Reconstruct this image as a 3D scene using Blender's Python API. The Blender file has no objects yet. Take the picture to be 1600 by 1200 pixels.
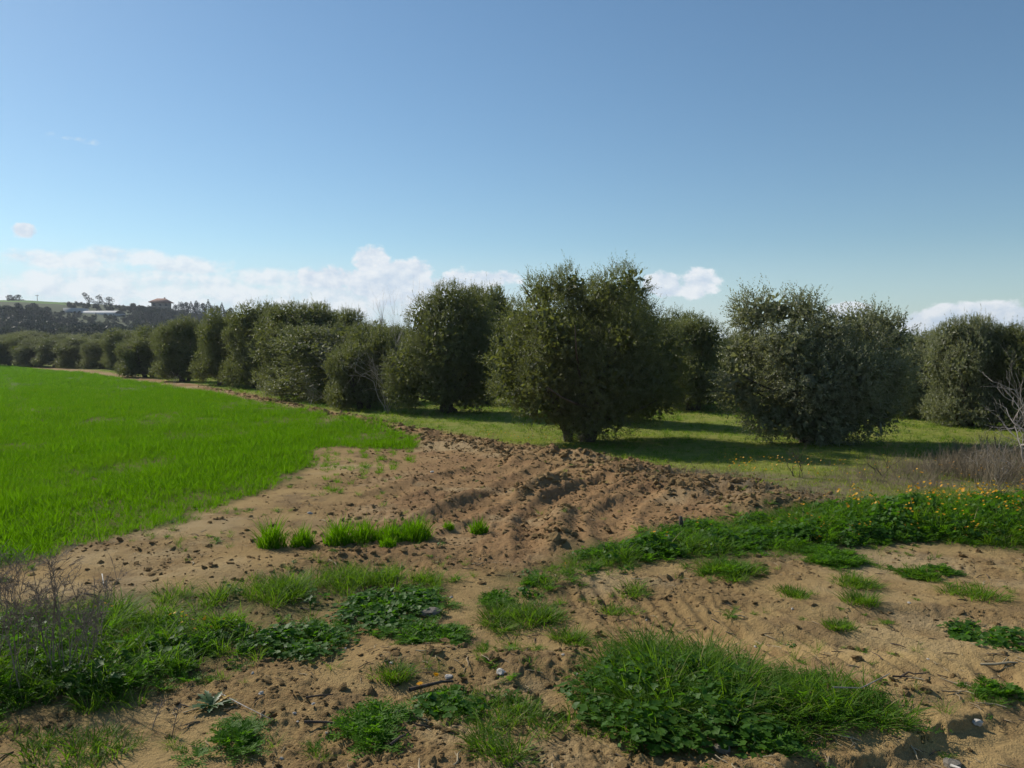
import bpy, math, random
import numpy as np
rng = np.random.default_rng(7)
random.seed(7)
R = math.radians
scene = bpy.context.scene
COL = scene.collection

# ------------------------------------------------------------------ camera
CAM_H = 2.2
F_PX = 1250.0            # focal length in pixels of the 1600 px wide photograph
HORIZON = 545.0
PITCH = math.atan((600.0 - HORIZON) / F_PX)
cam_d = bpy.data.cameras.new('camera')
cam = bpy.data.objects.new('camera', cam_d)
COL.objects.link(cam)
cam.location = (0, 0, CAM_H)
cam.rotation_euler = (R(90) - PITCH, 0, 0)
cam_d.sensor_width = 36.0
cam_d.lens = F_PX / 1600.0 * 36.0
cam_d.clip_start = 0.05
cam_d.clip_end = 12000
scene.camera = cam

# ------------------------------------------------------------------ sun, sky, exposure
SUN_EL, SUN_AZ = R(36), R(-50)          # azimuth measured from +Y towards +X
SUN_DIR = np.array([math.sin(SUN_AZ) * math.cos(SUN_EL), math.cos(SUN_AZ) * math.cos(SUN_EL), math.sin(SUN_EL)])
sun_d = bpy.data.lights.new('sun', 'SUN')
sun_d.energy = 5.0
sun_d.angle = R(0.53)
sun_d.color = (1.0, 0.93, 0.82)
sun = bpy.data.objects.new('sun', sun_d)
COL.objects.link(sun)
from mathutils import Vector
sun.rotation_euler = Vector(SUN_DIR).to_track_quat('Z', 'Y').to_euler()
sun.location = (-30, 25, 40)

SKY_STRENGTH = 0.100
scene.view_settings.view_transform = 'Standard'
scene.view_settings.look = 'None'
scene.view_settings.exposure = 0.0
scene.view_settings.gamma = 1.0
scene.view_settings.use_curve_mapping = False
scene.render.engine = 'CYCLES'
scene.cycles.use_denoising = True
scene.cycles.max_bounces = 6
scene.cycles.diffuse_bounces = 3
scene.cycles.glossy_bounces = 2
scene.cycles.transmission_bounces = 4
scene.cycles.transparent_max_bounces = 4
scene.cycles.volume_bounces = 0


class NT:
    """small helper to wire node trees"""
    def __init__(self, tree):
        self.t = tree
        self.n = tree.nodes
        self.l = tree.links

    def node(self, typ, **kw):
        n = self.n.new(typ)
        for k, v in kw.items():
            setattr(n, k, v)
        return n

    def _in(self, sock, v):
        if v is None:
            return
        if isinstance(v, bpy.types.NodeSocket):
            self.l.new(v, sock)
        else:
            sock.default_value = v

    def math(self, op, a, b=None, c=None, clamp=False):
        n = self.node('ShaderNodeMath', operation=op, use_clamp=clamp)
        self._in(n.inputs[0], a)
        self._in(n.inputs[1], b)
        self._in(n.inputs[2], c)
        return n.outputs[0]

    def smooth(self, v, a, b, lo=0.0, hi=1.0):
        n = self.node('ShaderNodeMapRange', interpolation_type='SMOOTHSTEP')
        self._in(n.inputs[0], v)
        n.inputs[1].default_value = a
        n.inputs[2].default_value = b
        n.inputs[3].default_value = lo
        n.inputs[4].default_value = hi
        return n.outputs[0]

    def mix(self, f, a, b, blend='MIX'):
        n = self.node('ShaderNodeMix', data_type='RGBA', blend_type=blend)
        self._in(n.inputs[0], f)
        self._in(n.inputs[6], a if isinstance(a, bpy.types.NodeSocket) else (*a, 1.0) if a is not None else None)
        self._in(n.inputs[7], b if isinstance(b, bpy.types.NodeSocket) else (*b, 1.0) if b is not None else None)
        return n.outputs[2]

    def noise(self, vec, scale, detail=4.0, rough=0.55, dist=0.0):
        n = self.node('ShaderNodeTexNoise')
        if vec is not None:
            self.l.new(vec, n.inputs['Vector'])
        n.inputs['Scale'].default_value = scale
        n.inputs['Detail'].default_value = detail
        n.inputs['Roughness'].default_value = rough
        n.inputs['Distortion'].default_value = dist
        return n.outputs['Fac']

    def attr(self, name):
        return self.node('ShaderNodeAttribute', attribute_name=name).outputs['Fac']


def build_world():
    w = bpy.data.worlds.new('World')
    scene.world = w
    w.use_nodes = True
    t = NT(w.node_tree)
    w.node_tree.nodes.clear()
    out = t.node('ShaderNodeOutputWorld')
    sky = t.node('ShaderNodeTexSky', sky_type='NISHITA')
    sky.sun_disc = False
    sky.sun_elevation = SUN_EL
    sky.sun_rotation = SUN_AZ
    sky.altitude = 50
    sky.air_density = 1.0
    sky.dust_density = 0.22
    sky.ozone_density = 2.6
    bg = t.node('ShaderNodeBackground')
    bg.inputs[1].default_value = SKY_STRENGTH
    hs = t.node('ShaderNodeHueSaturation')
    hs.inputs['Saturation'].default_value = 1.04
    t.l.new(sky.outputs[0], hs.inputs['Color'])
    t.l.new(t.mix(1.0, hs.outputs[0], (0.92, 1.035, 1.02), 'MULTIPLY'), bg.inputs[0])
    geo = t.node('ShaderNodeTexCoord')
    sep = t.node('ShaderNodeSeparateXYZ')
    t.l.new(geo.outputs['Generated'], sep.inputs[0])
    X, Y, Z = sep.outputs
    az = t.math('ARCTAN2', X, Y)
    el = t.math('ARCSINE', Z)
    # stretch so that noise cells look like cumulus heads
    comb = t.node('ShaderNodeCombineXYZ')
    t.l.new(az, comb.inputs[0])
    t.l.new(t.math('MULTIPLY', el, 1.35), comb.inputs[1])
    n_big = t.noise(comb.outputs[0], 26.0, 7.0, 0.60)
    off = t.node('ShaderNodeVectorMath', operation='ADD')
    t.l.new(comb.outputs[0], off.inputs[0])
    off.inputs[1].default_value = (-0.006, 0.010, 0)
    n_off = t.noise(off.outputs[0], 26.0, 7.0, 0.60)
    n_low = t.noise(comb.outputs[0], 7.0, 3.0, 0.5)

    def puff(px, py, rx, ry):
        a = math.atan((px - 800) / F_PX)
        e = math.atan((HORIZON - py) / F_PX * math.cos(a))
        k = math.cos(a)
        da = t.math('DIVIDE', t.math('SUBTRACT', az, a), rx / F_PX * k * k)
        de = t.math('DIVIDE', t.math('SUBTRACT', el, e), ry / F_PX * k)
        d2 = t.math('ADD', t.math('MULTIPLY', da, da), t.math('MULTIPLY', de, de))
        return t.math('SUBTRACT', 1.0, d2)
    heads = [(582, 408, 34, 26), (640, 424, 44, 24), (520, 436, 70, 24), (610, 452, 110, 34), (770, 436, 50, 14),
             (715, 450, 60, 28), (1035, 446, 44, 24), (1085, 440, 40, 28), (1325, 486, 38, 16),
             (1525, 494, 100, 26), (1450, 512, 70, 28), (1600, 500, 70, 26), (1720, 490, 90, 40), (1370, 530, 70, 24), (45, 362, 24, 14)]
    soft = [(250, 455, 330, 44), (560, 462, 230, 44), (195, 402, 80, 18), (300, 418, 80, 18), (90, 408, 110, 18), (420, 436, 90, 20), (-100, 400, 120, 22), (-330, 380, 170, 30), (1950, 500, 140, 40)]

    def union(lst):
        m = None
        for p in lst:
            v = puff(*p)
            m = v if m is None else t.math('MAXIMUM', m, v)
        return m
    h = union(heads)
    s = union(soft)
    # the same kind of bank goes on round the rest of the horizon
    band = t.math('DIVIDE', t.math('SUBTRACT', el, 0.055), 0.05)
    band = t.math('SUBTRACT', 0.55, t.math('MULTIPLY', band, band))
    band = t.math('ADD', band, t.math('MULTIPLY', t.math('SUBTRACT', n_low, 0.56), 5.0))
    away = t.smooth(t.math('ABSOLUTE', az), 0.70, 0.95)
    band = t.math('SUBTRACT', band, t.math('MULTIPLY', t.math('SUBTRACT', 1.0, away), 9.0))
    h = t.math('MAXIMUM', h, band)
    nz = t.math('MULTIPLY', t.math('SUBTRACT', n_big, 0.5), 3.6)
    a_h = t.smooth(t.math('ADD', h, nz), 0.02, 0.60)
    a_s = t.smooth(t.math('ADD', s, t.math('MULTIPLY', t.math('SUBTRACT', n_big, 0.5), 3.2)), -0.05, 1.0, 0.0, 0.82)
    wsp = union([(84, 216, 20, 7), (146, 226, 26, 7), (120, 221, 30, 5)])
    n_w = t.noise(comb.outputs[0], 75.0, 6.0, 0.65)
    a_w = t.smooth(t.math('ADD', wsp, t.math('MULTIPLY', t.math('SUBTRACT', n_w, 0.55), 5.0)), 0.2, 1.6, 0.0, 0.5)
    # pale veil of far cloud under the bank
    veil_e = t.smooth(el, 0.135, 0.04)
    veil = t.math('MULTIPLY', veil_e, t.smooth(az, 0.50, -0.1, 0.22, 0.72))
    veil = t.math('MULTIPLY', veil, t.smooth(n_low, 0.25, 0.75, 0.75, 1.1))
    # relief of the heads
    emb = t.math('MULTIPLY', t.math('SUBTRACT', n_big, n_off), 3.2)
    core = t.smooth(h, -0.2, 1.0, 0.85, 0.45)
    lit = t.math('ADD', core, emb, clamp=True)
    ccol = t.mix(lit, (0.60, 0.71, 0.84), (0.90, 0.935, 0.97))
    cb = t.node('ShaderNodeBackground')
    t.l.new(ccol, cb.inputs[0])
    cb.inputs[1].default_value = 0.98
    vb = t.node('ShaderNodeBackground')
    vb.inputs[0].default_value = (0.62, 0.74, 0.86, 1)
    vb.inputs[1].default_value = 1.0
    m0 = t.node('ShaderNodeMixShader')
    t.l.new(veil, m0.inputs[0])
    t.l.new(bg.outputs[0], m0.inputs[1])
    t.l.new(vb.outputs[0], m0.inputs[2])
    m1 = t.node('ShaderNodeMixShader')
    t.l.new(t.math('MAXIMUM', t.math('MAXIMUM', t.math('MULTIPLY', a_h, 0.95), a_s), a_w), m1.inputs[0])
    t.l.new(m0.outputs[0], m1.inputs[1])
    t.l.new(cb.outputs[0], m1.inputs[2])
    t.l.new(m1.outputs[0], out.inputs[0])


build_world()

# ------------------------------------------------------------------ generic helpers
def P(px, py, z=0.0):
    """the point at height z under a pixel of the photograph -> (x, y)"""
    u = (px - 800.0) / F_PX
    v = (600.0 - py) / F_PX
    c, s = math.cos(PITCH), math.sin(PITCH)
    dy = c + v * s
    dz = -s + v * c
    k = (z - CAM_H) / dz
    return (u * k, dy * k)


def PP(lst, z=0.0):
    return np.array([P(a, b, z) for a, b in lst])


def at(px, Y):
    """x of a column of the photograph at distance Y"""
    return (px - 800.0) / F_PX * Y


def zt(py, Y):
    return CAM_H + (HORIZON - py) / F_PX * Y


def _hash(ix, iy, seed):
    h = (ix.astype(np.int64) * 374761393 + iy.astype(np.int64) * 668265263 + seed * 1442695041) & 0xFFFFFFFF
    h = ((h ^ (h >> 13)) * 1274126177) & 0xFFFFFFFF
    h = h ^ (h >> 16)
    return (h & 0xFFFFFF) / float(0xFFFFFF)


def vnoise(x, y, seed=0):
    x = np.asarray(x, float); y = np.asarray(y, float)
    ix = np.floor(x); iy = np.floor(y)
    fx = x - ix; fy = y - iy
    fx = fx * fx * fx * (fx * (fx * 6 - 15) + 10); fy = fy * fy * fy * (fy * (fy * 6 - 15) + 10)
    a = _hash(ix, iy, seed); b = _hash(ix + 1, iy, seed)
    c = _hash(ix, iy + 1, seed); d = _hash(ix + 1, iy + 1, seed)
    return (a * (1 - fx) + b * fx) * (1 - fy) + (c * (1 - fx) + d * fx) * fy


def fbm(x, y, seed=0, octv=4, gain=0.5):
    s = 0; a = 1.0; n = 0
    ca, sa = 0.8, 0.6
    for i in range(octv):
        s = s + a * vnoise(x, y, seed + i * 17)
        n += a
        a *= gain
        x, y = (x * ca - y * sa) * 2.03 + 7.3, (x * sa + y * ca) * 2.03 - 3.1
    return s / n          # 0..1


def sstep(v, a, b):
    t = np.clip((v - a) / (b - a), 0, 1)
    return t * t * (3 - 2 * t)


def poly_sd(x, y, poly):
    """signed distance to a polygon, positive inside"""
    poly = np.asarray(poly)
    d = np.full(x.shape, 1e18)
    ins = np.zeros(x.shape, bool)
    n = len(poly)
    for i in range(n):
        ax, ay = poly[i]; bx, by = poly[(i + 1) % n]
        ex, ey = bx - ax, by - ay
        L = ex * ex + ey * ey + 1e-12
        t = np.clip(((x - ax) * ex + (y - ay) * ey) / L, 0, 1)
        d = np.minimum(d, (x - ax - t * ex) ** 2 + (y - ay - t * ey) ** 2)
        cond = (ay > y) != (by > y)
        with np.errstate(divide='ignore', invalid='ignore'):
            xi = ax + (y - ay) * ex / (ey if ey != 0 else 1e-12)
        ins ^= cond & (x < xi)
    d = np.sqrt(d)
    return np.where(ins, d, -d)


def line_d(x, y, pts):
    """distance to a polyline, signed side offset and arc length along it"""
    pts = np.asarray(pts)
    best = np.full(x.shape, 1e18); side = np.zeros(x.shape); arc = np.zeros(x.shape)
    acc = 0.0
    for i in range(len(pts) - 1):
        ax, ay = pts[i]; bx, by = pts[i + 1]
        ex, ey = bx - ax, by - ay
        l = math.hypot(ex, ey)
        t = np.clip(((x - ax) * ex + (y - ay) * ey) / (l * l), 0, 1)
        qx = x - ax - t * ex; qy = y - ay - t * ey
        d = qx * qx + qy * qy
        sg = np.sign(ex * qy - ey * qx)
        m = d < best
        best = np.where(m, d, best); side = np.where(m, sg, side); arc = np.where(m, acc + t * l, arc)
        acc += l
    return np.sqrt(best), side, arc


def new_mesh(name, V, quads=None, tris=None, attrs=None, smooth=False, mat_idx=None):
    V = np.asarray(V, np.float32).reshape(-1, 3)
    me = bpy.data.meshes.new(name)
    loops = []; starts = []; tot = 0
    if quads is not None and len(quads):
        q = np.asarray(quads, np.int32).reshape(-1, 4)
        loops.append(q.ravel()); starts.append(np.arange(len(q)) * 4 + tot); tot += q.size
    if tris is not None and len(tris):
        q = np.asarray(tris, np.int32).reshape(-1, 3)
        loops.append(q.ravel()); starts.append(np.arange(len(q)) * 3 + tot); tot += q.size
    me.vertices.add(len(V))
    me.vertices.foreach_set('co', V.ravel())
    if loops:
        lo = np.concatenate(loops); st = np.concatenate(starts).astype(np.int32)
        me.loops.add(len(lo)); me.loops.foreach_set('vertex_index', lo)
        me.polygons.add(len(st)); me.polygons.foreach_set('loop_start', st)
        if smooth:
            me.polygons.foreach_set('use_smooth', np.ones(len(st), bool))
        if mat_idx is not None:
            me.polygons.foreach_set('material_index', np.asarray(mat_idx, np.int32))
    for k, v in (attrs or {}).items():
        v = np.asarray(v)
        if v.ndim == 2:
            a = me.attributes.new(k, 'FLOAT_VECTOR', 'POINT'); a.data.foreach_set('vector', v.astype(np.float32).ravel())
        elif v.dtype.kind == 'i':
            a = me.attributes.new(k, 'INT', 'POINT'); a.data.foreach_set('value', v.astype(np.int32))
        else:
            a = me.attributes.new(k, 'FLOAT', 'POINT'); a.data.foreach_set('value', v.astype(np.float32))
    me.update(calc_edges=True)
    return me


def link(name, me, mat=None, parent=None, loc=None, rotz=None):
    o = bpy.data.objects.new(name, me)
    COL.objects.link(o)
    if mat is not None and me is not None and not me.materials:
        for m in (mat if isinstance(mat, (list, tuple)) else [mat]):
            me.materials.append(m)
    if parent is not None:
        o.parent = parent
    if loc is not None:
        o.location = loc
    if rotz is not None:
        o.rotation_euler = (0, 0, rotz)
    return o


def tag(o, label=None, cat=None, group=None, kind=None):
    if label: o['label'] = label
    if cat: o['category'] = cat
    if group: o['group'] = group
    if kind: o['kind'] = kind
    return o


def thing(name, label, cat, loc, rotz=0.0, group=None):
    o = bpy.data.objects.new(name, None)
    COL.objects.link(o)
    o.empty_display_size = 0.2
    o.location = loc
    o.rotation_euler = (0, 0, rotz)
    return tag(o, label, cat, group)


def copy_tree(root, parent=None):
    c = root.copy()
    COL.objects.link(c)
    if parent is not None:
        c.parent = parent
        c.matrix_parent_inverse = root.matrix_parent_inverse.copy()
    for ch in root.children:
        copy_tree(ch, c)
    return c


class Buf:
    """collects triangles/quads of one mesh"""
    def __init__(self):
        self.V = []; self.Q = []; self.T = []; self.A = []; self.n = 0; self.mq = []; self.mt = []

    def add(self, V, quads=None, tris=None, tint=None, mat=0):
        V = np.asarray(V, float).reshape(-1, 3)
        self.V.append(V)
        self.A.append(np.full(len(V), 0.5) if tint is None else np.broadcast_to(np.asarray(tint, float), (len(V),)))
        if quads is not None and len(quads):
            q = np.asarray(quads, int).reshape(-1, 4) + self.n
            self.Q.append(q); self.mq.append(np.full(len(q), mat))
        if tris is not None and len(tris):
            q = np.asarray(tris, int).reshape(-1, 3) + self.n
            self.T.append(q); self.mt.append(np.full(len(q), mat))
        self.n += len(V)

    def arrays(self):
        V = np.concatenate(self.V)
        Q = np.concatenate(self.Q) if self.Q else np.zeros((0, 4), int)
        T = np.concatenate(self.T) if self.T else np.zeros((0, 3), int)
        return V, Q, T, np.concatenate(self.A)

    def mesh(self, name, smooth=False):
        V, Q, T, A = self.arrays()
        mi = np.concatenate(self.mq + self.mt)
        return new_mesh(name, V, Q, T, {'tint': A}, smooth, mi)


def unit(v):
    v = np.asarray(v, float)
    return v / (np.linalg.norm(v, axis=-1, keepdims=True) + 1e-12)


def rand_unit(n):
    return unit(rng.normal(size=(n, 3)))


def tube(buf, pts, radii, seg=6, tint=0.5, mat=0, cap=True):
    pts = np.asarray(pts, float); n = len(pts)
    radii = np.broadcast_to(np.asarray(radii, float), (n,))
    tan = unit(np.gradient(pts, axis=0))
    ref = np.array([0.31, 0.17, 0.93]) if abs(tan[0, 2]) < 0.8 else np.array([0.95, 0.2, 0.1])
    a = unit(np.cross(tan, ref)); b = np.cross(tan, a)
    ang = np.arange(seg) * 2 * math.pi / seg
    V = pts[:, None] + radii[:, None, None] * (np.cos(ang)[None, :, None] * a[:, None] + np.sin(ang)[None, :, None] * b[:, None])
    i = np.arange(n - 1)[:, None] * seg; j = np.arange(seg)[None]; j2 = (j + 1) % seg
    Q = np.stack([i + j, i + j2, i + seg + j2, i + seg + j], -1).reshape(-1, 4)
    V = V.reshape(-1, 3)
    T = None
    if cap:
        V = np.vstack([V, pts[-1] + tan[-1] * radii[-1] * 0.6])
        e = (n - 1) * seg
        T = [(e + k, e + (k + 1) % seg, n * seg) for k in range(seg)]
    buf.add(V, Q, T, tint, mat)


def box(buf, c, s, mat=0, rz=0.0, tint=0.5):
    x, y, z = s[0] / 2, s[1] / 2, s[2] / 2
    V = np.array([(-x, -y, -z), (x, -y, -z), (x, y, -z), (-x, y, -z), (-x, -y, z), (x, -y, z), (x, y, z), (-x, y, z)])
    ca, sa = math.cos(rz), math.sin(rz)
    V = np.stack([V[:, 0] * ca - V[:, 1] * sa, V[:, 0] * sa + V[:, 1] * ca, V[:, 2]], 1) + np.asarray(c)
    buf.add(V, [(0, 3, 2, 1), (4, 5, 6, 7), (0, 1, 5, 4), (1, 2, 6, 5), (2, 3, 7, 6), (3, 0, 4, 7)], None, tint, mat)


# ------------------------------------------------------------------ materials
def new_mat(name):
    m = bpy.data.materials.new(name)
    m.use_nodes = True
    m.node_tree.nodes.clear()
    t = NT(m.node_tree)
    return m, t, t.node('ShaderNodeOutputMaterial')


def leaf_mat(name, dark, light, under=None, transl=0.3, tcol=None, rough=0.5, spec=0.35, rnd=0.35, dry=None, patch=None):
    """two-sided leaf: colour varies leaf by leaf and plant by plant, some light comes through"""
    m, t, out = new_mat(name)
    tint = t.attr('tint')
    oi = t.node('ShaderNodeObjectInfo').outputs['Random']
    f = t.math('ADD', t.math('MULTIPLY', tint, 1.0 - rnd), t.math('MULTIPLY', oi, rnd), clamp=True)
    col = t.mix(f, dark, light)
    if dry is not None:
        col = t.mix(t.smooth(tint, 0.90, 0.93), col, dry)
    if patch is not None:
        loc = t.node('ShaderNodeObjectInfo').outputs['Location']
        col = t.mix(t.smooth(t.noise(loc, 0.55, 4.0, 0.65), 0.50, 0.68, 0.0, 0.85), col, patch[0])
        col = t.mix(t.smooth(t.noise(loc, 1.6, 3.0, 0.6), 0.54, 0.68, 0.0, 0.40), col, patch[1])
    tc = col
    if under is not None:
        g = t.node('ShaderNodeNewGeometry')
        ucol = t.mix(tint, tuple(c * 0.75 for c in under), under)
        col = t.mix(g.outputs['Backfacing'], col, ucol)
    p = t.node('ShaderNodeBsdfPrincipled')
    t.l.new(col, p.inputs['Base Color'])
    p.inputs['Roughness'].default_value = rough
    p.inputs['Specular IOR Level'].default_value = spec
    tr = t.node('ShaderNodeBsdfTranslucent')
    if tcol is None:
        t.l.new(tc, tr.inputs[0])
    else:
        t.l.new(t.mix(f, tuple(c * 0.8 for c in tcol), tcol), tr.inputs[0])
    mx = t.node('ShaderNodeMixShader')
    mx.inputs[0].default_value = transl
    t.l.new(p.outputs[0], mx.inputs[1]); t.l.new(tr.outputs[0], mx.inputs[2])
    t.l.new(mx.outputs[0], out.inputs[0])
    return m


def rough_mat(name, a, b, scale=6.0, rough=0.9, bump=0.3, bscale=40.0, c=None, spec=0.2):
    m, t, out = new_mat(name)
    co = t.node('ShaderNodeTexCoord').outputs['Object']
    n = t.noise(co, scale, 6.0, 0.6)
    col = t.mix(t.smooth(n, 0.3, 0.7), a, b)
    if c is not None:
        col = t.mix(t.smooth(t.noise(co, scale * 3.7, 3.0, 0.6), 0.55, 0.7), col, c)
    oi = t.node('ShaderNodeObjectInfo').outputs['Random']
    hv = t.node('ShaderNodeHueSaturation')
    t.l.new(t.math('ADD', 0.82, t.math('MULTIPLY', oi, 0.36)), hv.inputs['Value'])
    t.l.new(col, hv.inputs['Color'])
    p = t.node('ShaderNodeBsdfPrincipled')
    t.l.new(hv.outputs[0], p.inputs['Base Color'])
    p.inputs['Roughness'].default_value = rough
    p.inputs['Specular IOR Level'].default_value = spec
    if bump:
        bn = t.node('ShaderNodeBump')
        bn.inputs['Strength'].default_value = bump
        bn.inputs['Distance'].default_value = 0.02
        t.l.new(t.noise(co, bscale, 5.0, 0.65), bn.inputs['Height'])
        t.l.new(bn.outputs[0], p.inputs['Normal'])
    t.l.new(p.outputs[0], out.inputs[0])
    return m


M = {}
M['olive'] = leaf_mat('olive_leaves', (0.052, 0.064, 0.017), (0.148, 0.160, 0.050), (0.142, 0.154, 0.076), 0.30, (0.27, 0.31, 0.05), 0.55, 0.25)
M['grey_olive'] = leaf_mat('grey_olive_leaves', (0.086, 0.100, 0.042), (0.205, 0.218, 0.108), (0.235, 0.245, 0.155), 0.34, (0.34, 0.37, 0.12), 0.5, 0.3)
M['far_olive'] = leaf_mat('far_olive_leaves', (0.055, 0.070, 0.022), (0.105, 0.120, 0.040), (0.12, 0.135, 0.075), 0.22, (0.15, 0.18, 0.03), 0.5, 0.3)
M['conifer'] = leaf_mat('conifer_needles', (0.022, 0.034, 0.020), (0.045, 0.060, 0.030), None, 0.10, None, 0.6, 0.2)
M['scrub'] = leaf_mat('scrub_leaves', (0.040, 0.055, 0.026), (0.085, 0.100, 0.045), None, 0.15, None, 0.6, 0.2)
M['wheat'] = leaf_mat('wheat_blades', (0.042, 0.122, 0.001), (0.110, 0.235, 0.003), None, 0.45, (0.19, 0.43, 0.002), 0.8, 0.03, 0.45, (0.30, 0.28, 0.06), ((0.185, 0.235, 0.012), (0.034, 0.115, 0.003)))
M['grass'] = leaf_mat('grass_blades', (0.048, 0.112, 0.007), (0.110, 0.190, 0.016), None, 0.40, (0.21, 0.40, 0.010), 0.6, 0.14, 0.35, (0.32, 0.27, 0.12))
M['turf'] = leaf_mat('short_turf', (0.150, 0.200, 0.022), (0.265, 0.300, 0.052), None, 0.42, (0.40, 0.50, 0.04), 0.6, 0.2, 0.5, (0.30, 0.25, 0.11))
M['feather'] = leaf_mat('feathery_weed_leaves', (0.040, 0.110, 0.006), (0.090, 0.190, 0.012), None, 0.40, (0.18, 0.42, 0.010), 0.6, 0.14)
M['broad'] = leaf_mat('broad_weed_leaves', (0.028, 0.080, 0.007), (0.064, 0.142, 0.014), (0.062, 0.120, 0.024), 0.34, (0.13, 0.34, 0.010), 0.55, 0.18)
M['petal'] = leaf_mat('yellow_petals', (0.62, 0.24, 0.010), (0.70, 0.40, 0.015), None, 0.30, (0.8, 0.42, 0.02), 0.5, 0.2)
M['dry'] = leaf_mat('dry_stalks', (0.16, 0.115, 0.075), (0.30, 0.225, 0.150), None, 0.05, None, 0.8, 0.15)
M['thistle'] = leaf_mat('thistle_leaves', (0.045, 0.095, 0.022), (0.085, 0.140, 0.040), (0.11, 0.15, 0.06), 0.25, (0.14, 0.26, 0.04), 0.45, 0.4)
M['yellow_leaf'] = leaf_mat('withered_leaf', (0.40, 0.24, 0.03), (0.52, 0.34, 0.05), None, 0.3, None, 0.5, 0.3)
M['bark'] = rough_mat('olive_bark', (0.060, 0.048, 0.036), (0.135, 0.112, 0.088), 5.0, 0.95, 0.8, 14.0)
M['bare_bark'] = rough_mat('bare_grey_bark', (0.30, 0.26, 0.22), (0.50, 0.45, 0.39), 8.0, 0.9, 0.5, 30.0)
M['twig'] = rough_mat('dead_twig_bark', (0.060, 0.045, 0.034), (0.120, 0.095, 0.075), 12.0, 0.95, 0.5, 60.0)
M['clod'] = rough_mat('soil_clod', (0.250, 0.162, 0.074), (0.355, 0.242, 0.112), 9.0, 1.0, 0.9, 45.0, spec=0.05)
M['stone'] = rough_mat('pale_stone', (0.42, 0.38, 0.32), (0.62, 0.58, 0.52), 20.0, 0.8, 0.5, 60.0)
M['grey_stone'] = rough_mat('grey_stone', (0.19, 0.160, 0.125), (0.30, 0.265, 0.215), 15.0, 0.85, 0.6, 50.0)
M['hill'] = rough_mat('hill_ground', (0.042, 0.058, 0.024), (0.066, 0.080, 0.032), 0.03, 1.0, 0.0, c=(0.09, 0.08, 0.05))
M['hill_field'] = rough_mat('hill_crop', (0.075, 0.150, 0.022), (0.10, 0.18, 0.03), 0.04, 1.0, 0.0)
M['render_wall'] = rough_mat('house_render', (0.25, 0.205, 0.16), (0.33, 0.28, 0.22), 0.5, 0.95, 0.0)
M['roof_tile'] = rough_mat('terracotta_tile', (0.22, 0.115, 0.080), (0.30, 0.165, 0.115), 1.2, 0.9, 0.0)
M['window'] = rough_mat('dark_window', (0.02, 0.022, 0.026), (0.035, 0.038, 0.045), 1.0, 0.15, 0.0, spec=0.5)
M['white_sheet'] = rough_mat('white_sheeting', (0.40, 0.40, 0.39), (0.52, 0.52, 0.51), 0.3, 0.6, 0.0)
M['wood_pole'] = rough_mat('wooden_pole', (0.09, 0.07, 0.055), (0.16, 0.13, 0.10), 2.0, 0.9, 0.0)

# ------------------------------------------------------------------ layout of the ground
FIELD = np.vstack([[(-150, 6.5)], PP([(-320, 985), (-120, 925), (0, 893), (120, 868), (250, 828), (330, 800), (430, 762), (488, 730), (500, 700), (655, 700), (662, 690),
                   (600, 669), (500, 647), (400, 627), (250, 600), (130, 582), (0, 571)]), [(-100, 116), (-190, 128)]])
STRIPES = PP([(488, 775), (486, 690), (690, 690), (640, 730), (560, 770)])
BANKLINE = PP([(195, 588), (250, 595), (330, 609), (400, 623), (500, 645), (600, 667), (680, 685), (760, 700), (860, 713), (960, 735), (1060, 757), (1180, 782)])
ORCHARD = np.vstack([PP([(60, 572), (140, 578), (250, 593), (330, 606), (400, 620), (500, 641), (600, 662), (680, 678), (760, 690), (860, 703), (960, 722), (1060, 744),
                         (1190, 770), (1330, 790), (1700, 778), (2100, 770)]), [(300, 30), (600, 700), (-900, 700), (-190, 130)]])
DRY = np.vstack([PP([(1010, 742), (1150, 738), (1250, 744), (1330, 728), (1450, 716), (1560, 700), (1800, 690), (1800, 772), (1480, 772), (1330, 786), (1240, 800), (1170, 800)])])
SHADOWED = None
TRACKS = [   # tyre tracks: points, half width, depth
    (PP([(850, 882), (845, 860), (838, 825), (850, 800), (885, 778), (940, 757), (1010, 741), (1080, 735)]), 0.24, 0.055),
    (PP([(985, 870), (960, 840), (952, 812), (972, 790), (1020, 772), (1080, 760)]), 0.22, 0.05),
    (PP([(600, 850), (700, 810), (790, 770), (840, 740), (890, 722)]), 0.25, 0.05),
    (PP([(560, 790), (650, 762), (740, 735), (800, 716)]), 0.25, 0.04),
    (PP([(1700, 1010), (1500, 985), (1300, 985), (1100, 965), (960, 935), (840, 910)]), 0.38, 0.035),
    (PP([(1750, 1110), (1500, 1045), (1300, 1020), (1150, 995), (1000, 965), (880, 935)]), 0.34, 0.04),
]
SWEEP = PP([(520, 835), (650, 800), (760, 762), (850, 738), (950, 732)])
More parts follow.
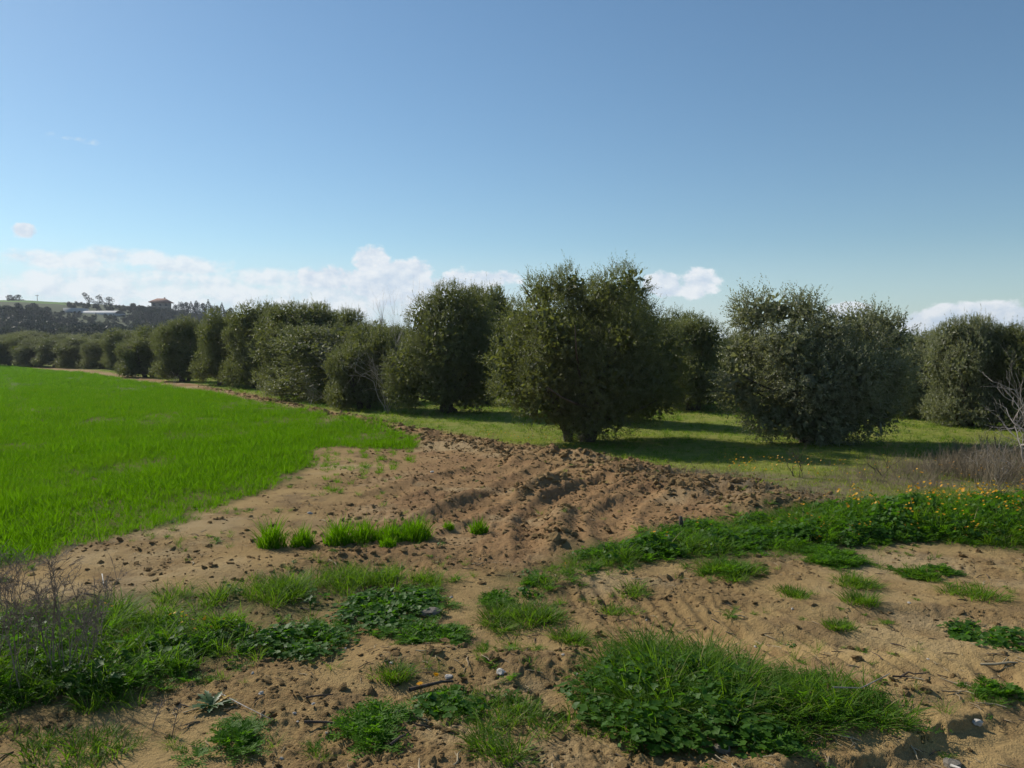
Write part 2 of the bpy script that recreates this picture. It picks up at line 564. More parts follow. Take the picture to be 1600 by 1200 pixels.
RIDGES = [   # heaps thrown up beside the tracks: points, half width, height
    (PP([(866, 858), (868, 820), (876, 800)]), 0.16, 0.16),
    (PP([(818, 778), (845, 766), (874, 756)]), 0.22, 0.22),
    (PP([(968, 748), (1004, 742)]), 0.28, 0.22),
    (PP([(1072, 776), (1110, 770), (1160, 772)]), 0.36, 0.20),
    (PP([(1180, 800), (1250, 792)]), 0.36, 0.13),
    (PP([(1010, 830), (1090, 810), (1170, 795)]), 0.32, 0.08),
    (PP([(690, 800), (720, 785), (745, 778)]), 0.20, 0.09),
    (PP([(520, 880), (600, 872), (660, 868)]), 0.30, 0.08),
    (PP([(620, 1040), (700, 1028), (790, 1040)]), 0.22, 0.08),
    (PP([(820, 1050), (900, 1030)]), 0.20, 0.07),
    (PP([(180, 925), (320, 905), (450, 890)]), 0.35, 0.05),
    (PP([(800, 722), (870, 716), (920, 726)]), 0.30, 0.15),
    (PP([(1240, 1105), (1330, 1088), (1420, 1085)]), 0.16, 0.07),
]
SCARP = PP([(1130, 1290), (1250, 1200), (1330, 1165), (1400, 1172), (1450, 1140), (1520, 1128), (1560, 1090), (1640, 1058), (1800, 1020)])
SCARP_POLY = np.vstack([SCARP, [(9, 5.4), (9, 0.5), (0.8, 0.5)]])
VERGE = PP([(755, 940), (850, 892), (960, 852), (1100, 818), (1240, 800), (1400, 788), (1560, 782), (1760, 775), (1760, 856), (1600, 858), (1450, 852), (1300, 862), (1180, 872),
            (1000, 888), (880, 918), (815, 945)])
LEFTWEED = PP([(-200, 1000), (0, 965), (150, 948), (330, 932), (470, 910), (560, 892), (720, 908), (690, 928), (580, 955), (430, 985), (370, 1035), (300, 1060), (225, 1095), (120, 1112),
               (0, 1122), (-200, 1150)])


def masks(x, y):
    wx = (fbm(x / 1.1, y / 1.1, 91, 4) - 0.5) * 1.5
    wy = (fbm(x / 1.1, y / 1.1, 57, 4) - 0.5) * 1.5
    X, Y = x + wx * 0.7, y + wy * 0.7
    m = {}
    m['wheat'] = sstep(poly_sd(X, Y, FIELD), -0.15, 0.25)
    m['orch'] = sstep(poly_sd(X, Y, ORCHARD), -0.25, 0.55)
    m['dry'] = sstep(poly_sd(X, Y, DRY), -0.4, 0.6)
    m['verge'] = sstep(poly_sd(X, Y, VERGE), -0.25, 0.25)
    m['left'] = sstep(poly_sd(X, Y, LEFTWEED), -0.2, 0.2)
    bd, _, arc = line_d(x, y, BANKLINE)
    wid = 0.55 + 0.5 * sstep(y, 28, 17)
    m['bank'] = np.exp(-(bd / wid) ** 2) * sstep(y, 120, 60)
    m['bd'] = bd
    # loose churned soil round the tracks
    ch = poly_sd(X, Y, PP([(660, 695), (1000, 735), (1230, 790), (1000, 850), (860, 900), (720, 880), (560, 870), (520, 800), (600, 740)]))
    m['churn'] = sstep(ch, -0.6, 0.8)
    return m


def ground_h(x, y, m=None):
    x = np.asarray(x, float); y = np.asarray(y, float)
    if m is None:
        m = masks(x, y)
    r = np.hypot(x, y)
    near = sstep(r, 70, 25)
    soil = np.clip(1 - m['wheat'] - m['orch'], 0, 1)
    h = (fbm(x / 7, y / 7, 3, 3) - 0.5) * 0.16 * sstep(r, 3, 12)
    h = h + (fbm(x / 1.3, y / 1.3, 11, 3) - 0.5) * 0.085 * near * (0.5 + 0.5 * soil)
    lump = fbm(x / 0.33, y / 0.33, 23, 4, 0.55)
    fine = fbm(x / 0.085, y / 0.085, 41, 3, 0.6)
    patch = sstep(fbm(x / 0.9, y / 0.9, 71, 3), 0.42, 0.62)
    rg = (0.25 + 0.75 * patch) * soil + 0.22
    rg = rg + m['churn'] * 0.35
    h = h + ((lump - 0.5) * 0.030 + (np.abs(fine - 0.5) - 0.06) * 0.040) * rg * near
    clod = np.maximum(fbm(x / 0.075, y / 0.095, 29, 3, 0.65) - 0.56, 0) * 0.07
    h = h + clod * rg * near * (0.4 + 0.6 * patch)
    # crumbled bank along the edge of the field
    cl = fbm(x / 0.42, y / 0.42, 19, 3, 0.6)
    h = h + m['bank'] * (0.03 + 0.24 * np.maximum(cl - 0.34, 0) + 0.10 * np.maximum(fbm(x / 0.14, y / 0.14, 39, 3, 0.6) - 0.48, 0)) * sstep(r, 120, 20)
    for pts, w, dep in TRACKS:
        d, sd, arc = line_d(x, y, pts)
        k = np.exp(-(d / w) ** 4)
        berm = np.exp(-((d - w * 1.45) / (w * 0.38)) ** 2)
        lug = np.sin((arc + sd * d * 0.9) * 2 * math.pi / 0.19)
        tot = np.hypot(*np.diff(pts, axis=0).T).sum()
        n = (0.45 + 1.0 * fbm(x / 0.5, y / 0.5, 5, 3)) * sstep(arc, 0.05, 0.9) * sstep(tot - arc, 0.05, 0.9)
        h = h - k * dep * n * 0.95 + berm * dep * 0.8 * n + k * lug * 0.016 * n
    # sweeping marks left by the turning tractor
    d, sd, arc = line_d(x, y, SWEEP)
    wv = np.sin((d * sd + 0.5 * (fbm(x / 1.2, y / 1.2, 77, 3) - 0.5)) * 2 * math.pi / 0.30)
    amp = m['churn'] * sstep(d, 2.2, 1.0) * sstep(fbm(x / 0.8, y / 0.8, 78, 2), 0.25, 0.6)
    h = h + (np.maximum(wv, -0.4) + 0.1) * 0.017 * amp
    for pts, w, hh in RIDGES:
        d, sd, arc = line_d(x, y, pts)
        n = 0.45 + 0.7 * fbm(x / 0.35, y / 0.35, 37, 4, 0.6)
        h = h + np.exp(-(d / w) ** 2) * hh * n
    # worn bank at the lower right
    sx = (fbm(x / 0.26, y / 0.26, 83, 5, 0.65) - 0.5) * 1.1
    sdv = poly_sd(x + sx, y + sx * 0.7, SCARP_POLY)
    h = h - sstep(sdv, -0.08, 0.16) * 0.060 * (0.5 + 1.0 * fbm(x / 0.3, y / 0.3, 15, 3))
    h = h + np.exp(-(np.minimum(sdv, 0) / 0.35) ** 2) * (sdv < 0) * 0.05 * (lump - 0.3) * 2
    return h


def gz(x, y):
    return ground_h(np.atleast_1d(np.asarray(x, float)), np.atleast_1d(np.asarray(y, float)))


def build_ground():
    # rings follow equal steps of the view downwards; spokes are fine where the camera looks
    s = np.linspace(CAM_H / 2.6, CAM_H / 32.0, 520)
    rr = np.concatenate([CAM_H / s, np.geomspace(32.6, 3200, 105)])
    th = np.concatenate([np.linspace(R(-46), R(46), 800), np.linspace(R(46), R(314), 60)[1:-1]])
    n, k = len(rr), len(th)
    x = (rr[:, None] * np.sin(th)[None]).ravel(); y = (rr[:, None] * np.cos(th)[None]).ravel()
    m = masks(x, y)
    z = ground_h(x, y, m)
    far = sstep(np.hypot(x, y), 140, 400)
    z = z * (1 - far) - far * 0.5
    i = np.arange(n - 1)[:, None] * k; j = np.arange(k)[None]; j2 = (j + 1) % k
    Q = np.stack([i + j, i + k + j, i + k + j2, i + j2], -1).reshape(-1, 4)
    V = np.vstack([np.stack([x, y, z], 1), [[0, 0, 0]]])
    T = np.stack([np.full(k, n * k), np.arange(k), (np.arange(k) + 1) % k], 1)[:, [0, 1, 2]]
    T = T[:, [0, 2, 1]][:, ::1]
    at_ = {a: np.append(m[a], 0) for a in ('wheat', 'orch', 'dry', 'verge', 'left', 'bank', 'churn')}
    at_['patchy'] = np.append(sstep(fbm(x / 0.9, y / 0.9, 71, 3), 0.42, 0.62), 0)
    me = new_mesh('ground', V, Q, T, at_, True)
    mat, t, out = new_mat('ground_soil_and_turf')
    co = t.node('ShaderNodeTexCoord').outputs['Object']
    n1 = t.noise(co, 0.55, 5, 0.6); n2 = t.noise(co, 3.2, 6, 0.65); n3 = t.noise(co, 22.0, 5, 0.7); n4 = t.noise(co, 90.0, 3, 0.6)
    soil = t.mix(t.smooth(n1, 0.35, 0.65), (0.318, 0.213, 0.092), (0.380, 0.264, 0.116))
    soil = t.mix(t.smooth(t.noise(co, 1.15, 5, 0.6), 0.50, 0.66, 0.0, 0.7), soil, (0.185, 0.124, 0.066))
    soil = t.mix(t.smooth(n2, 0.50, 0.72, 0.0, 0.75), soil, (0.200, 0.126, 0.056))
    soil = t.mix(t.math('MULTIPLY', t.attr('patchy'), t.smooth(n3, 0.35, 0.7, 0.1, 0.75)), soil, (0.170, 0.106, 0.048))
    soil = t.mix(t.smooth(n3, 0.60, 0.76, 0.0, 0.5), soil, (0.42, 0.30, 0.18))
    soil = t.mix(t.math('MULTIPLY', t.math('MAXIMUM', t.attr('bank'), t.attr('churn')), 0.65), soil, t.mix(t.smooth(n2, 0.35, 0.65), (0.235, 0.130, 0.064), (0.315, 0.184, 0.090)))
    soil = t.mix(t.smooth(t.noise(co, 0.38, 5, 0.65), 0.50, 0.64, 0.0, 0.55), soil, (0.430, 0.330, 0.185))
    # scattered dead plant bits
    soil = t.mix(t.smooth(n4, 0.66, 0.74, 0.0, 0.55), soil, (0.10, 0.065, 0.038))
    turf = t.mix(t.smooth(n2, 0.3, 0.7), (0.175, 0.205, 0.036), (0.270, 0.260, 0.070))
    turf = t.mix(t.smooth(n1, 0.40, 0.66, 0.0, 0.55), turf, (0.140, 0.210, 0.026))
    turf = t.mix(t.smooth(n3, 0.58, 0.75, 0.0, 0.6), turf, (0.22, 0.18, 0.085))
    crop = t.mix(t.smooth(n2, 0.3, 0.7), (0.060, 0.150, 0.006), (0.090, 0.190, 0.010))
    sp = t.node('ShaderNodeSeparateXYZ'); t.l.new(co, sp.inputs[0])
    fieldg = t.mix(t.smooth(sp.outputs[1], 14.0, 60.0, 0.15, 0.85), t.mix(t.smooth(n3, 0.4, 0.65), (0.22, 0.155, 0.072), (0.135, 0.125, 0.042)), crop)
    drycol = t.mix(t.smooth(n3, 0.3, 0.7), (0.16, 0.12, 0.075), (0.25, 0.20, 0.12))
    c = t.mix(t.attr('wheat'), soil, fieldg)
    c = t.mix(t.attr('orch'), c, turf)
    c = t.mix(t.math('MULTIPLY', t.attr('dry'), t.smooth(n2, 0.35, 0.6, 0.35, 0.95)), c, drycol)
    c = t.mix(t.math('MULTIPLY', t.math('MAXIMUM', t.attr('verge'), t.attr('left')), t.smooth(n2, 0.3, 0.6, 0.2, 0.75)), c, (0.070, 0.085, 0.030))
    p = t.node('ShaderNodeBsdfPrincipled')
    t.l.new(c, p.inputs['Base Color'])
    p.inputs['Roughness'].default_value = 1.0
    p.inputs['Specular IOR Level'].default_value = 0.08
    b = t.node('ShaderNodeBump')
    b.inputs['Strength'].default_value = 1.0
    b.inputs['Distance'].default_value = 0.03
    t.l.new(t.math('ADD', t.math('MULTIPLY', n3, 1.0), t.math('MULTIPLY', n4, 0.45)), b.inputs['Height'])
    t.l.new(b.outputs[0], p.inputs['Normal'])
    t.l.new(p.outputs[0], out.inputs[0])
    return tag(link('ground', me, mat), kind='structure')


build_ground()

# ------------------------------------------------------------------ hill far to the left
HILL_Y = 450.0
_hx = np.array([-1100, -600, -250, 0, 100, 180, 250, 320, 370, 420, 470, 540, 640]); _hy = np.array([500, 470, 462, 468, 472, 477, 483, 492, 502, 522, 540, 552, 556])


def hill_z(x, y):
    x = np.asarray(x, float); y = np.asarray(y, float)
    crest = np.interp(x / HILL_Y * F_PX + 800, _hx, (HORIZON - _hy) * HILL_Y / F_PX + CAM_H)
    prof = sstep(y, 215, 455) * sstep(y, 1000, 560)
    return crest * prof + (fbm(x / 40, y / 40, 66, 3) - 0.5) * 4 * prof - 2.0 * (1 - sstep(y, 205, 235)) - 0.5


def build_hill():
    xs = np.linspace(-900, -60, 170); ys = np.concatenate([np.linspace(200, 520, 90), np.linspace(540, 1000, 20)])
    x, y = np.meshgrid(xs, ys)
    z = hill_z(x, y)
    k = len(xs); i = np.arange(len(ys) - 1)[:, None] * k; j = np.arange(k - 1)[None]
    Q = np.stack([i + j, i + j + 1, i + k + j + 1, i + k + j], -1).reshape(-1, 4)
    pxx = x / y * F_PX + 800
    me = new_mesh('hill', np.stack([x, y, z], -1), Q, None, None, True)
    cy = y.ravel()[Q].mean(1); cx = pxx.ravel()[Q].mean(1)
    crop = (cy > 405) & (cx < 105)
    me.materials.append(M['hill']); me.materials.append(M['hill_field'])
    me.polygons.foreach_set('material_index', crop.astype(np.int32))
    tag(link('hill', me), kind='structure')


build_hill()


# ------------------------------------------------------------------ leaves and crowns
def leaf_quads(buf, base, d, nrm, L, W, tint, mat=0, mid=0.5):
    """flat pointed leaves, one quad each; d = direction, nrm = face normal"""
    s = unit(np.cross(d, nrm))
    L = np.asarray(L)[:, None]; W = np.asarray(W)[:, None]
    m = base + d * L * mid
    V = np.stack([base, m - s * W / 2, base + d * L, m + s * W / 2], 1).reshape(-1, 3)
    q = np.arange(len(base))[:, None] * 4 + np.arange(4)[None]
    buf.add(V, q, None, np.repeat(tint, 4), mat)


def crown_mesh(name, lobes, shoots, leaf=0.075, wid=0.021, per=14, up=0.65, slen=(0.16, 0.36), fill=0.3, spiky=0.10, rough_f=0.16, dens=None):
    """foliage on shoots spread through lobes (x, y, z, rx, ry, rz)"""
    lobes = np.asarray(lobes, float)
    area = (lobes[:, 3] * lobes[:, 4] * lobes[:, 5]) ** (2 / 3)
    pick = rng.choice(len(lobes), shoots * 4, p=area / area.sum())
    l = lobes[pick]
    u = rand_unit(len(pick))
    rad = np.where(rng.random(len(pick)) < 0.72, 0.80 + 0.22 * rng.random(len(pick)), 0.35 + 0.5 * rng.random(len(pick)))
    rad = rad * (1 + (rng.random(len(pick)) - 0.5) * rough_f)
    p = l[:, :3] + u * l[:, 3:] * rad[:, None]
    # drop what lies deep within other lobes
    deep = np.zeros(len(p), bool)
    for q in lobes:
        deep |= (((p - q[:3]) / q[3:]) ** 2).sum(1) < 0.42
    keep = (~deep | (rng.random(len(p)) < 0.12)) & (p[:, 2] > 0.12)
    # ragged gaps
    g = 0.5 * fbm(p[:, 0] / 0.55 + p[:, 2] * 1.2, p[:, 1] / 0.55 - p[:, 2] * 1.0, 13, 2) + 0.5 * fbm(p[:, 0] / 0.55 + 9.1, p[:, 2] / 0.50 + p[:, 1] * 0.6, 14, 2)
    keep &= rng.random(len(p)) < sstep(g, 0.38, 0.56) * 0.94 + 0.06
    p, u, l = p[keep][:shoots], u[keep][:shoots], l[keep][:shoots]
    n = len(p)
    d = unit(u / l[:, 3:] * l[:, 3:].mean(1, keepdims=True) * 0.75 + np.array([0, 0, up]) + rng.normal(size=(n, 3)) * 0.42)
    ln = rng.uniform(slen[0], slen[1], n)
    top = (u[:, 2] > 0.35) & (rng.random(n) < spiky)
    ln = np.where(top, ln * 1.7, ln)
    d = np.where(top[:, None], unit(d + np.array([0, 0, 0.9])), d)
    ref = rand_unit(n)
    a = unit(np.cross(d, ref)); b = np.cross(d, a)
    buf = Buf()
    k = np.arange(per)
    tt = (k + 0.6) / per
    ang = k * 2.39996
    P0 = p[:, None] + d[:, None] * (ln[:, None] * tt[None])[..., None]
    P0 = P0 + np.array([0, 0, -0.06]) * (tt[None] ** 2)[..., None] * (ln / 0.4)[:, None, None]
    perp = np.cos(ang)[None, :, None] * a[:, None] + np.sin(ang)[None, :, None] * b[:, None]
    D = unit(d[:, None] * 0.75 + perp * 0.75 + rng.normal(size=(n, per, 3)) * 0.18)
    N = unit(d[:, None] * 0.8 - perp * 0.7 + rng.normal(size=(n, per, 3)) * 0.35)
    sz = rng.uniform(0.7, 1.2, (n, per)) * (1 - 0.35 * tt[None])
    tint = np.clip(rng.random((n, 1)) * 0.6 + rng.random((n, per)) * 0.4, 0, 1)
    leaf_quads(buf, P0.reshape(-1, 3), D.reshape(-1, 3), N.reshape(-1, 3), (leaf * sz).ravel(), (wid * sz).ravel(), tint.ravel())
    # inner leaves that close the crown
    f = int(n * fill * 3)
    pick = rng.choice(len(lobes), f, p=area / area.sum())
    q = lobes[pick]
    pp = q[:, :3] + rand_unit(f) * q[:, 3:] * (rng.random(f) ** 0.5 * 0.80)[:, None]
    pp[:, 2] = np.maximum(pp[:, 2], 0.25)
    leaf_quads(buf, pp, rand_unit(f), rand_unit(f), np.full(f, leaf * 2.4), np.full(f, leaf * 1.0), rng.random(f) * 0.5)
    return buf.mesh(name)


def trunk_mesh(name, lobes, stems=3, base_r=0.16, spread=0.30, seed=1):
    rs = np.random.default_rng(seed)
    buf = Buf()
    lobes = np.asarray(lobes, float)
    c = lobes[:, :3].mean(0)
    for i in range(stems):
        a = i * 2 * math.pi / stems + rs.uniform(-0.4, 0.4)
        tgt = lobes[rs.integers(len(lobes)), :3]
        p0 = np.array([math.cos(a) * spread * 0.5, math.sin(a) * spread * 0.5, -0.12])
        p3 = p0 + (tgt - p0) * 0.85
        p1 = p0 + np.array([math.cos(a) * spread, math.sin(a) * spread, 0.55]) + rs.normal(size=3) * 0.08
        t = np.linspace(0, 1, 9)[:, None]
        pts = (1 - t) ** 2 * p0 + 2 * t * (1 - t) * p1 + t * t * p3 + rs.normal(size=(9, 3)) * 0.025
        r = base_r * rs.uniform(0.7, 1.1)
        tube(buf, pts, np.concatenate([[r * 1.6, r * 1.15], np.linspace(r, r * 0.25, 7)]), 8, rs.random())
        for j in range(4):
            k = rs.integers(3, 7)
            e = lobes[rs.integers(len(lobes)), :3] + rs.normal(size=3) * 0.3
            s = np.linspace(0, 1, 5)[:, None]
            mid = (pts[k] + e) / 2 + rs.normal(size=3) * 0.2
            bp = (1 - s) ** 2 * pts[k] + 2 * s * (1 - s) * mid + s * s * e
            tube(buf, bp, np.linspace(r * 0.4, r * 0.08, 5), 6, rs.random())
    return buf.mesh(name, True)


def img_lobes(cx, base, D, lst, widen=1.0):
    """lobes given as seen in the photograph (px, py, rx, ry, offset in depth, depth radius factor)"""
    k = D / F_PX
    out = []
    for (px, py, rx, ry, dy, f) in lst:
        out.append(((px - cx) * k * widen, dy, (base - py) * k, rx * k, (rx * f) * k, ry * k))
    return out


def gen_lobes(h=4.2, w=2.2, seed=0, n=13):
    rs = np.random.default_rng(seed)
    L = [(0, 0, h * 0.46, w * 0.70, w * 0.70, h * 0.34)]
    for i in range(n):
        a = rs.uniform(0, 2 * math.pi)
        e = rs.uniform(-0.4, 1.0)
        ce = math.cos(e * 1.3)
        L.append((math.cos(a) * w * 0.62 * ce, math.sin(a) * w * 0.62 * ce, h * 0.52 + math.sin(e * 1.3) * h * 0.33,
                  w * rs.uniform(0.26, 0.46), w * rs.uniform(0.26, 0.46), h * rs.uniform(0.10, 0.20)))
    for i in range(8):      # low skirts of foliage that nearly reach the ground
        a = i * math.pi / 4 + rs.uniform(-0.3, 0.3)
        q = w * rs.uniform(0.45, 0.66)
        L.append((math.cos(a) * q, math.sin(a) * q, h * rs.uniform(0.15, 0.24), w * rs.uniform(0.30, 0.42), w * rs.uniform(0.30, 0.42), h * rs.uniform(0.11, 0.17)))
    return L


def tree_thing(name, label, cat, loc, crown, trunk, mat, group=None, rotz=0.0, scale=1.0):
    r = thing(name, label, cat, loc, rotz, group)
    link('trunk', trunk, M['bark'], r)
    link('crown', crown, mat, r)
    r.scale = (scale, scale, scale)
    return r


def place(px, py):
    x, y = P(px, py)
    return (x, y, float(gz(x, y)[0]) - 0.03)


# the big tree in the middle
L1 = img_lobes(905, 690, 19.0, [
    (905, 570, 92, 76, 0, 1.0), (810, 555, 44, 46, -0.3, 1.1), (815, 604, 42, 32, -0.2, 1.2), (822, 498, 32, 32, 0.2, 1.2), (852, 458, 34, 28, 0.4, 1.2), (893, 446, 32, 30, 0.2, 1.2),
    (978, 445, 32, 30, 0.0, 1.2), (945, 462, 34, 32, -0.8, 1.1), (1002, 505, 30, 32, 0.2, 1.2), (1036, 552, 30, 40, 0.0, 1.2), (1020, 590, 44, 42, -0.2, 1.2), (1012, 628, 46, 32, 0.2, 1.2),
    (856, 630, 52, 32, -0.7, 1.0), (930, 638, 60, 40, -0.9, 0.9), (875, 530, 44, 40, -1.4, 0.8), (920, 560, 80, 70, 1.3, 0.8), (850, 585, 40, 44, -1.3, 0.8), (965, 525, 44, 42, -1.3, 0.8),
    (935, 590, 48, 44, -1.5, 0.8), (985, 585, 40, 40, -1.2, 0.9), (905, 660, 46, 24, -0.2, 0.9), (850, 500, 36, 34, -0.9, 1.0), (930, 478, 44, 36, 0.1, 1.3), (900, 505, 60, 40, 0.6, 1.2)], 1.07)
crown1 = crown_mesh('big_olive_crown', L1, 9000, per=13, fill=0.42, spiky=0.22)
tree_thing('olive_tree', 'largest round olive tree in the middle with its long shadow on the grass', 'olive tree', place(905, 688), crown1,
           trunk_mesh('big_olive_trunk', L1, 5, 0.13, 0.40, 3), M['olive'], 'olive trees of the front row')

# two-headed grey tree on the right
L2 = img_lobes(1270, 692, 18.8, [
    (1250, 585, 80, 72, 0, 1.0), (1148, 600, 32, 40, -0.3, 1.2), (1160, 545, 28, 30, -0.1, 1.2), (1176, 490, 32, 34, 0.1, 1.2), (1195, 645, 40, 34, -0.4, 1.2), (1215, 482, 26, 28, 0.4, 1.2),
    (1252, 488, 32, 28, 0.2, 1.2), (1275, 525, 30, 32, -0.6, 1.1), (1205, 545, 40, 40, -1.0, 0.9), (1342, 508, 32, 26, 0.4, 1.2), (1385, 504, 26, 22, 0.5, 1.2), (1408, 528, 22, 26, 0.3, 1.2),
    (1350, 560, 56, 44, -0.2, 1.0), (1392, 595, 34, 38, 0.2, 1.2), (1320, 640, 58, 42, -0.4, 1.0), (1250, 645, 56, 42, -0.8, 1.0), (1370, 645, 30, 26, -0.2, 1.0),
    (1235, 590, 44, 44, -1.3, 0.8), (1290, 580, 60, 56, 1.2, 0.8), (1298, 585, 40, 42, -1.2, 0.8), (1270, 668, 60, 26, -0.2, 0.9)])
crown2 = crown_mesh('grey_olive_crown', L2, 7400, leaf=0.082, wid=0.030, per=12, up=0.4, slen=(0.16, 0.42), fill=0.42, spiky=0.22, rough_f=0.3)
tree_thing('olive_tree', 'wide grey-green tree with two heads right of the largest olive tree', 'olive tree', place(1270, 690), crown2,
           trunk_mesh('grey_olive_trunk', L2, 5, 0.11, 0.45, 5), M['grey_olive'], 'olive trees of the front row')

# second tree of the row, with a low lobe on its left
L3 = img_lobes(705, 648, 26.5, [
    (710, 545, 62, 85, 0, 1.0), (645, 575, 42, 48, -0.3, 1.2), (640, 610, 36, 28, -0.3, 1.2), (668, 500, 30, 36, 0, 1.2), (708, 474, 32, 32, 0.1, 1.2), (748, 500, 30, 45, 0.2, 1.2),
    (750, 565, 34, 55, -0.2, 1.2), (690, 600, 42, 38, -0.8, 1.0), (740, 610, 40, 34, -0.2, 1.0), (700, 540, 40, 50, -1.1, 0.9)])
crown3 = crown_mesh('second_olive_crown', L3, 5600, leaf=0.085, wid=0.026, per=13, fill=0.45, spiky=0.14)
tree_thing('olive_tree', 'tall olive tree left of the largest one, with a low lobe on its left', 'olive tree', place(703, 646), crown3,
           trunk_mesh('second_olive_trunk', L3, 4, 0.11, 0.35, 8), M['olive'], 'olive trees of the front row')

GEN = []
for k in range(5):
    Lk = gen_lobes(4.2, 2.15, 40 + k, 14)
    cm = crown_mesh('olive_crown_kind', Lk, 5200, leaf=0.095, wid=0.033, per=11, fill=0.55, spiky=0.12)
    co_ = np.empty(len(cm.vertices) * 3, np.float32); cm.vertices.foreach_get('co', co_); co_ = co_.reshape(-1, 3)
    GEN.append((cm, trunk_mesh('olive_trunk_kind', Lk, 3 + k % 2, 0.13, 0.35, 50 + k), float(np.percentile(co_[:, 2], 98.0)), 2 * float(np.percentile(np.abs(co_[:, 0]), 97.0))))

ROW = 'olive trees of the front row'
# (px, base py, top py, width px, label)
front = [
    (570, 638, 512, 112, 'low dark olive tree below the bare twigs, between two taller olives'),
    (474, 615, 478, 142, 'broad olive tree just left of the bare grey twigs'),
    (402, 607, 478, 98, 'narrow tall olive tree left of the broad one beside the twigs'),
    (348, 602, 491, 90, 'olive tree where the ploughed bank narrows beside the green crop'),
    (290, 596, 500, 96, 'rounded olive tree standing under the end of the dark wooded hill'),
    (232, 589, 513, 86, 'small distant olive tree at the far end of the soil bank'),
]
back = [
    (757, 632, 452, 95, 'olive tree peering out between the largest olive and its tall left neighbour'),
    (535, 606, 488, 85, 'olive tree behind the bare twigs with a pale top'),
    (605, 612, 508, 95, 'olive tree half hidden behind the pale standing twigs, top in the sky'),
    (1085, 640, 500, 120, 'olive tree just right of the largest one, in shade behind it'),
    (1140, 622, 524, 80, 'low olive tree in the gap between the largest olive and the grey tree'),
    (1508, 668, 500, 105, 'olive tree with an open spiky top right of the grey tree'),
    (1428, 650, 520, 118, 'low olive tree filling the gap right of the grey two-headed tree'),
    (1478, 642, 522, 105, 'olive tree top between the low olive and the spiky-topped one'),
    (1556, 655, 512, 115, 'yellowish olive tree top behind the spiky-topped olive near the right edge'),
    (1050, 632, 492, 95, 'olive tree rising against the right flank of the largest olive'),
    (962, 658, 458, 110, 'olive tree hidden close behind the largest olive'),
    (1602, 672, 512, 105, 'dark olive tree cut by the right edge behind the bare shrub'),
]
proto = {}
taken = []


def place_olive(x, y, h, w, label, group, kind, mat='olive', rot=None):
    """h and w are the height and the width in metres"""
    key = (kind, mat)
    loc = (x, y, float(gz(x, y)[0]) - 0.04)
    if key not in proto:
        cm, tm = GEN[kind][:2]
        if cm.materials and cm.materials[0] != M[mat]:
            cm = cm.copy(); cm.materials.clear()
        r = tree_thing('olive_tree', label, 'olive tree', loc, cm, tm, M[mat], group)
        proto[key] = r
    else:
        r = copy_tree(proto[key])
        r['label'] = label; r['group'] = group
        r.location = loc
    sw = w / GEN[kind][3]
    r.scale = (sw, sw, h / GEN[kind][2])
    r.rotation_euler = (0, 0, random.uniform(0, 6.28) if rot is None else rot)
    taken.append((x, y))
    return r


for p in [P(905, 688), P(1270, 690), P(703, 646)]:
    taken.append(p)
for i, (px, py, top, wpx, lab) in enumerate(front):
    x, y = P(px, py)
    place_olive(x, y, zt(top, y), wpx * 0.92 * y / F_PX, lab, ROW, i % 5)
for i, (px, py, top, wpx, lab) in enumerate(back):
    x, y = P(px, py)
    place_olive(x, y, zt(top, y), wpx * y / F_PX, lab, 'olive trees close behind the front row', (i + 1) % 5, 'grey_olive' if 1400 < px < 1550 else 'olive')
# far end of the crop: a low line of olives
ends = [(195, 516, 'rightmost'), (160, 529, 'second from the right'), (124, 526, 'third from the right'), (88, 528, 'middle'), (55, 527, 'third from the left'), (22, 522, 'second from the left'), (-12, 524, 'leftmost'),
        (-50, 524, None), (-90, 522, None), (-135, 520, None), (-180, 520, None)]
for i, (px, top, nm) in enumerate(ends):
    y = 106 - max(px, 0) * 0.11
    lab = f'{nm} of the low far olives at the end of the green crop' if nm else 'far olive beyond the left edge at the end of the green crop'
    place_olive(at(px, y), y, zt(top + 2, y), 62 * y / F_PX, lab, 'far olives at the end of the crop', i % 5)
for i in range(18):
    y = 128 + random.uniform(-6, 10)
    px = -200 + i * 34 + random.uniform(-8, 8)
    place_olive(at(px, y), y, random.uniform(4.2, 5.0), random.uniform(6, 7), 'olive tree top showing above the far line of olives', 'olives behind the far line', i % 5)
# the rows that fill the orchard behind
a_v = np.array([-4.3, 7.6]); b_v = np.array([6.3, 0.6])
o0 = np.array(P(905, 688))
HID = 'olive tree standing in the shaded rows deep in the orchard'
nfill = 0
for j in range(0, 16):
    for i in range(-2, 11):
        q = o0 + a_v * i + b_v * j + rng.normal(size=2) * 0.5
        x, y = q
        px = x / max(y, 1) * F_PX + 800
        if y < 21 or y > 95 or px < 60 or px > 1790:
            continue
        if min(math.hypot(x - tx, y - ty) for tx, ty in taken) < 4.6:
            continue
        # keep the open grass lanes of the photograph
        if 1030 < px < 1200 and y < 33:
            continue
        if 1330 < px < 1640 and y < 27:
            continue
        h = random.uniform(3.4, 4.2)
        if px < 660:
            h = min(h, zt(random.uniform(508, 520), y))
        if px > 1020:
            h = min(h, zt(random.uniform(522, 540), y))
        place_olive(x, y, h, random.uniform(4.6, 5.4), HID, 'olives deep in the orchard', (i + j) % 5)
        nfill += 1
print('trees', len(taken), 'fill', nfill)

